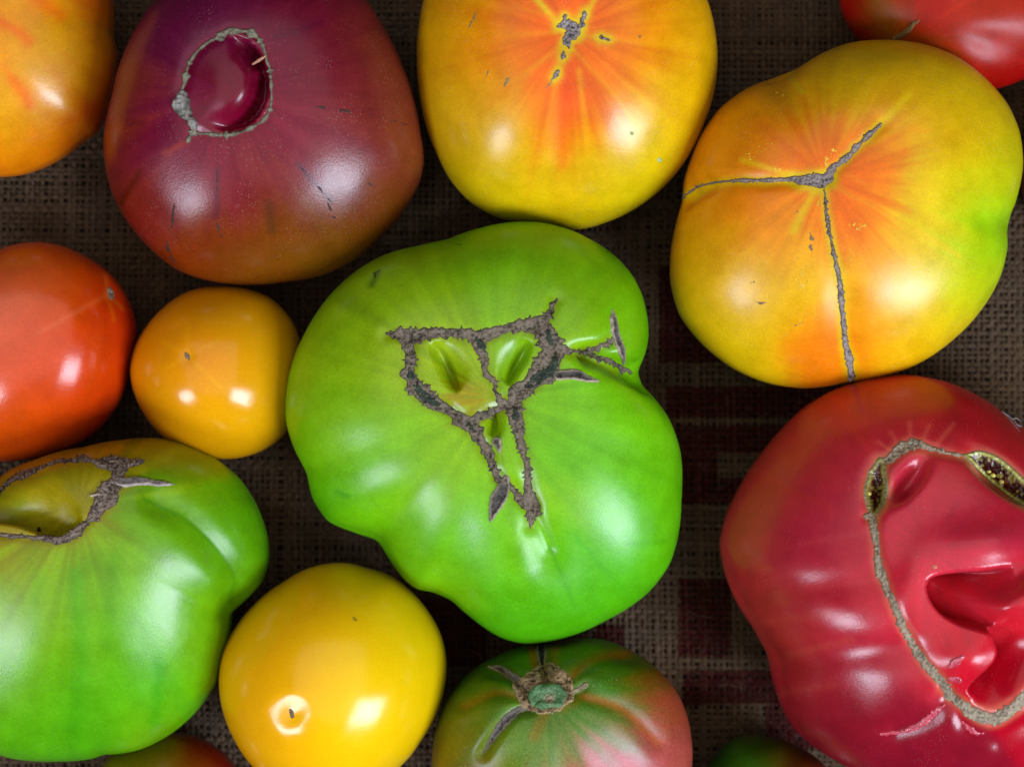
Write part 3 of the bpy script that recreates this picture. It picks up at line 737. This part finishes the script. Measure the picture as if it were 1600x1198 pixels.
# ================================================== orange-red tomato at the left edge
O6 = [(0,390),(31,381),(72,379),(106,387),(141,404),(172,426),(194,454),(208,485),(214,512),(211,540),(203,579),(193,615),(175,648),(141,683),(94,707),(41,719),(0,722),(-60,704),(-115,650),(-140,560),(-125,465),(-65,405)]
p6 = painter(post=lambda x,y,C: C*np.array([.92,.98,2.0]), points=[(60,410,(196,92,34)),(30,480,(218,104,56)),(110,460,(210,84,30)),(170,460,(190,62,14),50),(195,520,(184,54,10),50),(120,540,(214,84,44)),(60,590,(220,88,44)),(150,600,(204,70,18)),(30,660,(216,92,40)),(110,670,(192,66,14)),(60,710,(196,74,14)),(165,500,(200,60,10),40)],
             default_r=70, warp=20, seed=61, lines=[([(172,458),(60,520)],(226,116,60),5,0.3),([(172,460),(178,500)],(220,104,40),4,0.5),([(172,458),(165,430)],(216,110,50),3,0.5),([(176,462),(192,482)],(216,110,50),3,0.5)])
g6 = tomato('smooth orange-red tomato at the left edge, above the cut-off green one', O6, (36,550), 0.036, 0.069, nt_=2.2, res=SML, paint=p6, mat=skin_mat('orange red skin',0.19,0.06,0.05), seed=63, pole=(30,-20),
            disp=[blob(173,460,16,22,20,-1.2)], ribs_=[ribs(172,458,[(150,.4),(100,.5)],0.8,22,60,200)])
patch(g6, 'blossom_scar', [[(170,453,3),(173,459,4.5),(175,466,2)]], thorn=(6,2), rag=1.5, h=0.3, relief=0.4, cell=3, col=((150,124,104),(50,38,34)), seed=8)

# ================================================== small golden tomato
O7 = [(341,447),(297,454),(259,477),(231,506),(210,541),(202,575),(208,612),(225,648),(250,679),(285,702),(328,715),(375,715),(416,701),(444,680),(462,650),(473,612),(476,575),(470,535),(456,500),(422,464),(391,452)]
p7 = painter(post=lambda x,y,C: C*np.array([1.0,1.04,.3]), points=[(293,556,(232,142,4),60),(340,480,(214,150,4)),(420,500,(206,150,6)),(240,520,(212,140,6)),(330,650,(226,160,4)),(430,620,(208,152,4)),(260,640,(216,144,4)),(380,570,(224,158,2)),(330,560,(236,136,4),40)], default_r=70, warp=14, seed=71,
             lines=[([(293,556),(293,505)],(236,170,30),4,0.3),([(293,556),(345,530)],(236,170,30),4,0.3),([(293,556),(345,605)],(236,172,30),4,0.3),([(293,556),(260,575)],(236,168,30),4,0.3),([(293,556),(255,535)],(236,168,30),4,0.3)])
g7 = tomato('small round golden-yellow tomato between the orange-red and the big green one', O7, (339,582), 0.031, 0.063, nt_=2.0, nb=2.1, res=SML, paint=p7, mat=skin_mat('golden skin',0.16,0.05,0.05,dots=0.1,mottle=0.04), seed=73, lump=0.3, disp=[blob(293,556,14,14,0,-0.5)])
patch(g7, 'blossom_scar', [[(291,553,2.5),(293,557,3.5),(295,561,2)]], thorn=(5,1), rag=1, h=0.25, relief=0.3, cell=3, col=((150,120,90),(80,60,44)), seed=9)

# ================================================== green tomato at the lower left
O8 = [(238,683),(189,687),(135,698),(67,712),(22,727),(0,741),(-50,765),(-110,815),(-150,890),(-160,980),(-130,1080),(-60,1150),(0,1184),(45,1194),(90,1197),(130,1195),(150,1191),(163,1184),(180,1183),(225,1172),(269,1149),(305,1118),(332,1078),
      (350,1028),(360,985),(363,958),(386,938),(411,911),(422,871),(418,835),(400,786),(373,745),(332,712),(287,691)]
U8 = [(-30,800,2),(0,768,2),(11,755,4),(24,746,5),(40,740,6),(60,731,2.5),(78,724,2),(98,718,3),(112,719,2),(130,716,5),(143,719,3),(158,723,7),(174,722,9),(196,723,7),(216,720,5),(222,719,1)]
N8 = [(174,724,9),(187,727,11),(185,739,8),(181,752,9),(170,764,12),(163,784,13),(149,802,8),(136,815,3),(123,828,6),(105,839,5),(87,844,5),(72,840,4),(45,839,2.5),(18,837,3),(0,835,3),(-40,832,2)]
p8 = painter(post=lambda x,y,C: C*np.array([1.02,.86,.5]), points=[(230,695,(142,146,10),45),(120,705,(140,140,8),50),(30,740,(146,136,6),50),(100,750,(150,150,8),55),(60,790,(146,152,6),40),(110,800,(150,138,4),45),(10,790,(124,164,20),40),(20,825,(160,128,2),30),(40,860,(142,140,4),40),(150,850,(128,146,4),55),(230,790,(96,150,10),45),(300,720,(134,150,8),50),
              (350,770,(100,172,22)),(390,860,(92,162,16),60),(280,850,(104,170,34)),(200,900,(120,182,8)),(60,940,(128,174,6)),(130,960,(112,186,10)),(280,940,(106,182,10)),(200,1000,(92,176,14)),(320,1000,(106,176,8),60),(20,1060,(106,176,34)),(100,1100,(92,174,34)),(200,1080,(90,178,28)),(120,1170,(80,168,36),60),
              (270,1090,(92,180,6),60),(220,1150,(112,170,14),50),(40,1170,(88,170,30),60)], default_r=75, warp=26, streak=(120,790,70,700,0.36), seed=81, halos=[([U8,N8],(146,132,6),8,0.4)],
             lines=[([(120,900),(125,1040),(115,1150)],(70,158,4),16,0.55),([(180,870),(170,960),(165,1010)],(76,150,4),14,0.45),([(250,1040),(245,1130)],(62,166,4),10,0.5),([(60,900),(50,1000)],(84,160,6),12,0.3),([(225,777),(292,808),(341,853),(373,902),(366,947)],(62,130,8),4,0.5),([(150,880),(170,900)],(84,136,4),24,0.5)])
g8 = tomato('big green tomato at the lower left, its scarred hollow top turned away', O8, (170,935), 0.043, 0.084, nt_=2.25, res=(360,116,24), smooth=1.1, paint=p8, mat=skin_mat('bright green skin',0.29,0.09,0.05,dots=0.25), seed=83, pole=(-30,-90),
            disp=[cleft([(-60,800),(0,808),(30,814),(52,823),(78,830),(100,824),(125,806)],9,48,5,-1,under=8), blob(70,775,95,45,-10,-1.5), groove([(250,786),(295,808),(341,853),(373,902),(366,947)],2.6,26), groove([(300,812),(341,853),(373,902)],0.25,5)] + [groove([q[:2] for q in N8],0.6,8)],
            ribs_=[ribs(120,800,[(90,1.0),(62,.7),(120,.6)],1.6,13,90,320)])
patch(g8, 'corky_scar', [U8,N8], wk=1.1, thorn=(8,4.5), rag=1.5, h=0.35, relief=0.5, cell=3.6, col=((128,110,98),(36,28,26)), edge=(44,32,16), seed=10)
patch(g8, 'dried_sepal', [[(186,752,7),(199,753,8),(227,752,6),(250,756,4.5),(273,757,0.8)]], thorn=(16,1), rag=0.8, h=0.8, relief=0.25, cell=5, col=((112,102,98),(48,42,40)), rim=(176,160,150), rimw=1.8, seed=12)
patch(g8, 'thorn', [[(141,774,1),(150,773,2.5),(158,772,1)]], thorn=(9,.5), rag=0.4, h=0.8, relief=0.1, col=((190,170,150),(130,110,96)), seed=13)
patch(g8, 'blossom_scar', [[(61,826,2.5),(61,829,2.5)]], thorn=(6,.5), rag=0.6, h=0.2, relief=0.1, col=((40,26,14),(20,12,8)), seed=15)

# ================================================== bright yellow tomato at the bottom
O9 = [(525,878.5),(481,887),(442,909),(398,943),(369,977),(349,1011),(342,1060),(349,1113),(364,1152),(393,1196),(440,1232),(520,1250),(590,1234),(627,1196),(661,1152),(686,1104),(697,1060),(698,1030),(690,992),(671,957),(642,923),(612,899),(573,887),(549,880)]
p9 = painter(post=lambda x,y,C: yel(C*np.array([1.12,1.16,.3])), points=[(430,950,(222,152,4)),(520,920,(214,152,4)),(600,940,(216,166,2)),(380,1040,(222,146,2)),(500,1020,(230,166,2)),(600,1040,(232,176,2)),(670,1020,(212,170,4)),(450,1110,(232,158,4)),(560,1140,(232,176,2)),(640,1120,(222,168,2)),(420,1170,(222,148,2)),(520,1220,(224,160,2))], default_r=80, warp=14, seed=91)
g9 = tomato('glossy bright yellow tomato at the bottom, left of the stemmed one', O9, (520,1062), 0.040, 0.080, nt_=2.05, nb=2.2, res=MID, paint=p9, mat=skin_mat('yellow skin',0.18,0.04,0.05,dots=0.06,mottle=0.03), seed=93, lump=1.0,
            disp=[lambda x,y: 0.38*np.exp(-((np.hypot(x-455,(y-1114)*.95)-35-5*(vn(x/22,y/22,5)-.5))/(15+8*vn(x/30,y/30,9)))**2)*(0.55+0.7*vn(x/26,y/26,7)), blob(455,1114,18,18,0,-0.6)])
patch(g9, 'blossom_scar', [[(453,1109,3),(455,1113,5),(456,1118,3.5)]], thorn=(5,1), rag=1.2, h=0.35, relief=0.4, cell=3, col=((140,116,92),(64,48,40)), seed=16)
patch(g9, 'skin_mark', stuff=True, lines=[[(553,966,2.4),(555,968,2.4)]], mat=MARK, thorn=(5,.5), rag=.6, h=0.03, relief=0.02, col=((176,140,20),(150,116,20)), seed=17)

# ================================================== green and pink tomato with its stem end up
O10 = [(673,1172),(676,1143),(690,1104),(715,1070),(744,1043),(783,1021),(827,1006),(880,999),(944,999),(983,1014),(1022,1040),(1051,1070),(1071,1109),(1080,1152),(1081,1200),(1062,1270),(1000,1330),(890,1358),(780,1332),(700,1268),(675,1215)]
p10 = painter(post=lambda x,y,C: C*.88, points=[(720,1100,(84,104,20)),(700,1170,(120,92,16),50),(770,1070,(70,110,24)),(790,1160,(98,128,34)),(740,1170,(112,124,20),50),(850,1150,(96,132,64)),(900,1120,(70,118,34)),(950,1040,(62,116,24),50),(910,1020,(92,100,24),40),(1000,1040,(88,92,24),40),(960,1090,(56,118,30),45),(990,1110,(66,116,40),40),
               (970,1130,(78,126,50),35),(930,1150,(100,138,74),40),(1020,1090,(160,92,58),45),(1050,1120,(150,72,40),40),(1040,1160,(180,88,92),60),(970,1180,(192,92,104),50),(930,1190,(180,98,100),40),(860,1190,(112,134,70),50),(1060,1190,(170,86,66),40),(880,1280,(186,86,96)),(760,1250,(150,100,50)),(1000,1260,(186,84,92))],
              default_r=60, warp=22, wscale=46, streak=(852,1085,36), seed=101,
              lines=[([(880,1060),(930,1024),(985,1018)],(156,92,32),7,0.7),([(900,1050),(925,1030)],(130,140,80),5,0.4),([(915,1085),(980,1110),(1030,1160)],(176,92,52),8,0.6),([(830,1000),(835,1040)],(150,84,30),7,0.7),([(868,1000),(866,1035)],(140,90,30),7,0.5),([(810,1082),(770,1078),(720,1100)],(142,96,34),7,0.55),([(850,1118),(835,1150)],(140,96,26),10,0.55),([(880,1108),(900,1095)],(140,106,26),8,0.5)])
g10 = tomato('ribbed green and pink tomato with its cut stem facing up, at the bottom edge', O10, (878,1178), 0.037, 0.073, nt_=2.15, res=(320,100,22), smooth=1.2, paint=p10, mat=skin_mat('green pink skin',0.38,0.22,0.05,dots=0.5), seed=103, pole=(-20,-70),
             disp=[blob(852,1085,62,50,0,-4.0), groove([(850,1054),(847,1030),(846,1005)],4.0,11), groove([(819,1068),(790,1050),(764,1042)],2.0,10), groove([(825,1107),(800,1115),(773,1147),(755,1175)],2.2,10), groove([(894,1082),(915,1070)],1.2,10), groove([(880,1060),(930,1024),(985,1018)],1.4,14), groove([(915,1085),(980,1110),(1030,1160)],1.3,16), groove([(815,1085),(770,1078),(720,1100)],1.3,14)],
             ribs_=[ribs(852,1085,[(75,.7),(45,.5),(105,.6),(160,.6)],2.0,12,60,150)])
patch(g10, 'stem_scar', wvar=0.3, lines=[[(812,1072,10),(838,1062,16),(858,1058,20),(878,1068,18),(888,1082,10)],[(815,1080,8),(828,1096,12),(846,1108,6),(870,1100,10),(886,1088,8)],[(835,1080,22),(868,1080,22)]], thorn=(16,5), rag=3.5, h=0.5, relief=0.6, cell=6, col=((136,112,78),(58,42,28)), rim=(150,128,92), rimw=2.2, seed=20)
for i, l in enumerate([[(850,1056,1),(847,1041,5),(846,1019,7.5),(846,1006,6)],[(821,1070,6),(802,1057,7),(781,1045,5.5),(763,1041,1.5)],[(826,1106,2),(810,1109,5),(792,1123,7.5),(773,1147,5.5),(755,1175,1)],[(890,1083,3),(904,1076,4),(916,1070,3)]]):
    patch(g10, 'corky_crack', [l], wvar=0.2, thorn=(18,1.5), rag=1.2, h=0.6, relief=0.25, cell=6, col=(((40,36,34),(10,9,8)), ((96,88,80),(40,34,30)), ((96,90,88),(24,20,18)), ((150,136,104),(84,70,50)))[i], rim=(120,108,82), rimw=1.8, seed=22+i,
          shape=lambda x,y,sd: -0.35*sstep(2,6,sd))
def stump_paint(x, y, sd):
    r = np.hypot((x-857)/27,(y-1089)/21); C = np.tile(lin((84,122,78)),(len(x),1))
    C = mix(C, lin((46,82,46)), 0.7*sstep(.45,.6,vn(x/4,y/4,77))*sstep(.35,.55,r)); C = mix(C, lin((116,146,104)), np.exp(-(r/.5)**2)); C = mix(C, lin((150,116,100)), np.exp(-(np.hypot(x-859,y-1093)/7)**2)); C = mix(C, lin((60,40,34)), np.exp(-(np.hypot(x-858,y-1096)/2)**2))
    return C
patch(g10, 'stem_stump', [[(846,1089,18),(866,1088,19)]], wvar=0.1, mat=rough_mat('cut stem',0.6,0.4,1500,0.25), thorn=(8,3), rag=2.5, h=1.6, relief=0.3, cell=4, paint=stump_paint, seed=27, shape=lambda x,y,sd: -0.7*sstep(6,14,sd)+0.6*np.exp(-(np.hypot(x-857,y-1090)/9)**2))

# ================================================== big red-pink tomato at the right edge
O11 = [(1414,585),(1351,593),(1299,610),(1257,635),(1220,670),(1189,706),(1158,753),(1133,806),(1123,848),(1129,895),(1147,942),(1175,986),(1198,1028),(1207,1070),(1220,1110),(1241,1146),(1278,1175),(1325,1200),(1400,1235),(1500,1252),(1600,1240),(1700,1190),
       (1770,1100),(1800,980),(1790,850),(1740,740),(1670,690),(1618,672),(1598,668),(1572,649),(1530,620),(1477,596)]
L11 = [[(1353,805,3),(1363,810,8),(1366,829,6.5),(1370,855,6),(1372,877,7),(1377,897,8.5),(1385,916,6),(1393,938,6),(1405,965,7),(1415,984,7),(1427,1008,6),(1442,1030,8),(1456,1047,8),(1471,1064,8),(1483,1086,9),(1500,1098,8),(1519,1112,10),(1548,1122,12),(1570,1115,11),(1594,1098,10),(1610,1080,9),(1640,1050,7)],
       [(1376,722,4),(1392,714,8),(1402,704,9),(1422,695,10),(1441,697,8),(1459,702,4.5),(1476,707,3),(1494,710,3),(1504,712,2)]]
LOC1 = [[(1376,722,8),(1371,745,16),(1369,770,19),(1367,790,13),(1363,806,6)]]
LOC2 = [[(1505,711,2),(1530,718,15),(1558,736,20),(1588,762,19),(1615,788,12),(1632,806,2)]]
p11 = painter(post=lambda x,y,C: C*.95+np.array([0.025,.020,.030]), points=[(1400,620,(184,58,18)),(1480,620,(170,30,16),60),(1300,650,(176,58,14),60),(1220,720,(166,52,24),60),(1170,810,(164,46,28),55),(1160,900,(162,42,28),55),(1260,760,(170,42,46)),(1330,700,(174,36,50)),(1420,660,(172,32,52),60),(1540,670,(168,22,26),60),(1580,680,(176,40,16),40),
               (1260,850,(148,26,46)),(1320,840,(176,28,42)),(1230,930,(160,48,28),60),(1290,940,(174,36,40)),(1200,1000,(150,44,20),50),(1330,1010,(172,34,46)),(1250,1060,(158,36,30),60),(1300,1100,(150,22,22)),(1280,1160,(118,8,10)),(1400,1160,(126,6,12)),(1380,940,(188,20,30),60),  # lowest points: the fruit's deep red, with some shade painted in
               (1450,800,(188,46,58)),(1540,830,(170,30,50)),(1420,880,(200,50,58)),(1500,870,(202,56,68)),(1440,980,(200,50,56)),(1520,940,(186,22,24),50),(1580,930,(196,36,36),50),(1500,1020,(194,30,34),50),(1570,1060,(170,10,16),50),(1500,740,(176,52,40),40),(1560,800,(172,34,30),40)],
              default_r=75, warp=24, streak=(1450,860,40), seed=111, halos=[(L11,(196,96,66),5,0.6),(LOC1+LOC2,(176,120,70),6,0.5)],
              lines=[([(1422,690),(1422,660)],(206,92,74),3,0.6),([(1405,697),(1392,675)],(206,92,74),3,0.5),([(1440,690),(1452,665)],(206,92,74),3,0.6),([(1462,696),(1490,662)],(206,92,74),3,0.6),([(1395,706),(1372,690)],(206,92,74),3,0.5),
                     ([(1360,830),(1250,850)],(190,60,60),6,0.3),([(1380,905),(1250,920)],(190,60,60),6,0.3),([(1220,1030),(1330,1000)],(176,70,50),7,0.35),([(1215,1085),(1300,1070)],(170,60,44),7,0.35),([(1190,975),(1290,960)],(172,64,40),7,0.3)])
g11 = tomato('big pinkish-red tomato with deep folds and a loop of brown scar, at the right edge', O11, (1450,915), 0.046, 0.094, nt_=2.0, res=(500,150,26), smooth=1.2, paint=p11, mat=skin_mat('pink red skin',0.24,0.06,0.05,dots=0.2), seed=113, pole=(40,30),
             disp=[blob(1418,750,38,15,-50,-6.5,1.2),
                   cleft([(1580,889),(1562,893),(1540,897),(1500,901),(1472,905),(1457,911),(1457,925),(1464,941),(1478,956),(1500,968),(1530,977),(1553,986)],17.0,36,4,-1,under=18),
                   cleft([(1550,982),(1560,998),(1567,1017),(1562,1036),(1548,1052),(1530,1067),(1516,1083)],15.0,36,5,-1,under=14),
                   blob(1432,900,26,50,10,1.6), blob(1540,850,80,34,-8,3.0), blob(1470,790,60,50,0,-0.8), groove([(1190,1040),(1300,1022),(1420,1012)],1.0,26), groove([(1150,930),(1280,915),(1370,905)],1.0,26), blob(1520,1025,40,30,-40,2.0), blob(1590,935,60,30,-10,7.0), blob(1500,1020,45,40,-40,2.0), blob(1590,1075,26,40,20,3), groove([(1478,1092),(1455,1120),(1400,1142)],1.6,16), groove([(1483,1086),(1505,1130)],1.0,12),
                   blob(1368,765,14,34,5,-7), blob(1566,744,46,15,38,-13.0), groove([(1560,1160),(1600,1135)],1.0,14)] + [groove([q[:2] for q in l],0.7,9) for l in L11],
             ribs_=[ribs(1450,900,[(155,.8),(165,.4),(141,.7),(180,.4),(125,.6),(215,.3)],2.0,12,120,330)])
patch(g11, 'corky_scar', L11, wk=0.85, thorn=(9,3.5), rag=1.8, h=0.35, relief=0.35, cell=4, col=((158,142,120),(92,80,66)), edge=(120,84,56), seed=30)
def loc_paint(dark, flesh, rimc, cx, cy):
    def f(x, y, sd):
        C = np.tile(lin(flesh), (len(x), 1))
        C = mix(C, lin(dark), sstep(.22,.42,fbm(x/16,y/16,91))*sstep(5,9,sd)); C = mix(C, lin((150,140,60)), 0.6*sstep(.6,.7,vn(x/5,y/5,93))*sstep(5,9,sd))
        C = mix(C, lin(rimc), np.exp(-((sd-4.5)/2.6)**2)); C = mix(C, lin((120,108,80)), np.exp(-((sd-.5)/1.8)**2)); return C
    return f
patch(g11, 'open_locule', LOC1, wvar=0.15, mat=FLESH, thorn=(7,1.5), rag=1.0, h=0.3, relief=0.4, cell=7, paint=loc_paint((64,14,8),(126,78,36),(140,138,70),1370,762), seed=31)
patch(g11, 'open_locule', LOC2, wvar=0.1, mat=FLESH, thorn=(9,.8), rag=0.8, h=0.3, relief=0.4, cell=8, paint=loc_paint((50,8,4),(120,60,24),(168,170,84),1560,740), seed=32)
for (sx, sy, sr) in [(1357,771,4),(1552,742,4.5),(1565,752,4),(1545,736,3.5)]:
    l_, n_, _, _ = hit(g11, sx, sy); r_ = sr*K*0.62
    u, v = np.meshgrid(np.linspace(0,2*math.pi,10,endpoint=False), np.linspace(0,math.pi,7), indexing='ij')
    Vv = np.stack([l_.x + r_*1.2*np.cos(u)*np.sin(v), l_.y + r_*0.9*np.sin(u)*np.sin(v), l_.z + 0.0003 + r_*0.5*np.cos(v)], -1).reshape(-1,3)
    F = np.array([(i*7+j, i*7+j+1, ((i+1)%10)*7+j+1, ((i+1)%10)*7+j) for i in range(10) for j in range(6)])
    mesh_obj('seed', Vv, F, FLESH, g11.root, np.tile(lin((186,176,70)),(70,1)))
patch(g11, 'peeling_skin', stuff=True, lines=[[(1375,1146,1),(1405,1144,3),(1432,1134,4.5),(1455,1118,4),(1476,1100,2)],[(1482,1042,2),(1492,1034,7),(1504,1026,2)],[(1484,1060,4),(1498,1062,4)],[(1505,1128,1.5),(1520,1142,4),(1536,1146,1)]], mat=rough_mat('papery skin',0.25,0.4,900,0.2,0.6), thorn=(12,2), rag=2.2, h=0.25, relief=0.25, cell=5,
      col=((196,74,90),(150,34,46)), seed=34)
patch(g11, 'skin_mark', stuff=True, lines=[[(1459,885,2.5),(1462,886,2.5)],[(1432,869,1.5),(1434,870,1)]], mat=MARK, thorn=(5,.5), rag=.6, h=0.05, relief=0.02, col=((190,110,80),(150,70,50)), seed=35)

# ================================================== the ones that only peep in
def ell(cx, cy, rx, ry, seed):
    a = np.linspace(0, 2*math.pi, 48, endpoint=False); q = 1 + 0.05*(vn(np.cos(a)*2+5, np.sin(a)*2+5, seed)-.5)*2
    return list(zip(cx+rx*np.cos(a)*q, cy+ry*np.sin(a)*q))
p12 = painter(post=lambda x,y,C: C*.78, points=[(1335,40,(168,44,8),40),(1385,32,(124,96,30),40),(1450,100,(132,86,26),40),(1450,40,(178,48,8),40),(1420,5,(176,50,10),35),(1530,60,(190,62,8),60),(1585,20,(180,58,12),50),(1560,110,(176,44,6),50),(1340,100,(140,14,6),40)], default_r=50, warp=14, wscale=40, seed=121, streak=(1420,60,20))
g12 = tomato('red tomato with olive blotches, peeping in at the upper right corner', ell(1508,-12,198,156,4), (1508,-12), 0.028, 0.054, res=SML, paint=p12, mat=skin_mat('red skin',0.36,0.1,0.05,spec=0.25), seed=123,
             ribs_=[ribs(1440,30,[(20,.8),(60,.7),(-20,.6)],1.5,12,40,120)])
patch(g12, 'dried_sepal', [[(1398,60,3.5),(1415,50,4),(1428,38,3),(1436,33,1)]], thorn=(12,1), rag=.8, h=0.7, relief=0.3, col=((104,78,40),(56,42,22)), rim=(130,100,56), seed=40)
p13 = painter([(1600,230,(120,14,10)),(1640,300,(130,20,10))], default_r=60, seed=131)
g13 = tomato('sliver of dark red tomato behind the green-edged one, at the right frame edge', ell(1684,268,96,104,6), (1684,268), 0.022, 0.044, res=SML, paint=p13, mat=skin_mat('dark red skin',0.28,0.1,0.05), seed=133)
patch(g13, 'blossom_scar', [[(1690,266,3),(1694,272,3)]], seed=41)
p14 = painter([(200,1190,(104,96,20),60),(260,1185,(110,92,20),50),(320,1180,(120,60,14),40),(350,1150,(110,10,8),50),(300,1150,(112,24,10),50),(270,1270,(130,80,20))], default_r=60, warp=18, seed=141)
g14 = tomato('dark olive and red tomato tucked under the lower left green one', ell(268,1262,122,122,8), (268,1262), 0.026, 0.050, res=SML, paint=p14, mat=skin_mat('olive red skin',0.29,0.2,0.05,dots=0.6), seed=143)
patch(g14, 'blossom_scar', [[(268,1262,3),(271,1266,3)]], seed=42)
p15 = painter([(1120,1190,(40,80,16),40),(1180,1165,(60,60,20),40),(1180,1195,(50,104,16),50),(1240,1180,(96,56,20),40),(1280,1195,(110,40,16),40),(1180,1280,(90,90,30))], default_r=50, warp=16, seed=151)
g15 = tomato('dark green tomato in shadow between the pink-red and stemmed ones, bottom edge', ell(1194,1266,118,118,9), (1194,1266), 0.025, 0.048, res=SML, paint=p15, mat=skin_mat('shaded green skin',0.32,0.15,0.05), seed=153, ribs_=[ribs(1186,1268,[(-60,.8),(-120,.8)],1.5,14,30,90)])
patch(g15, 'blossom_scar', [[(1186,1268,3),(1190,1272,3)]], seed=43)

# lint caught on the red tomato's shoulder
WISP = rough_mat('lint', 0.7, 0.1, 900, 0.1)
lint = bpy.data.objects.new('lint_tuft', None); COL.objects.link(lint)
lint['label'] = 'tiny tuft of pale lint on the shoulder of the pink-red tomato'; lint['category'] = 'lint'
for q in ([(1566,643),(1576,650),(1584,657),(1590,668)],[(1580,655),(1588,653),(1594,658)],[(1572,648),(1582,660),(1592,674)],[(1585,658),(1590,664),(1596,666)]):
    pts = []
    for k, (a, b_) in enumerate(q):
        l_, n_, _, _ = hit(g11, a, b_)
        z = l_.z + 0.0006 if l_ is not None else (pts[-1][2] if pts else 0.055)
        X, Y = to_world(a, b_, z); pts.append((X, Y, z + 0.0004*k))
    tube('fibre', g11, pts, 0.00012, WISP, (176,176,196), lint)
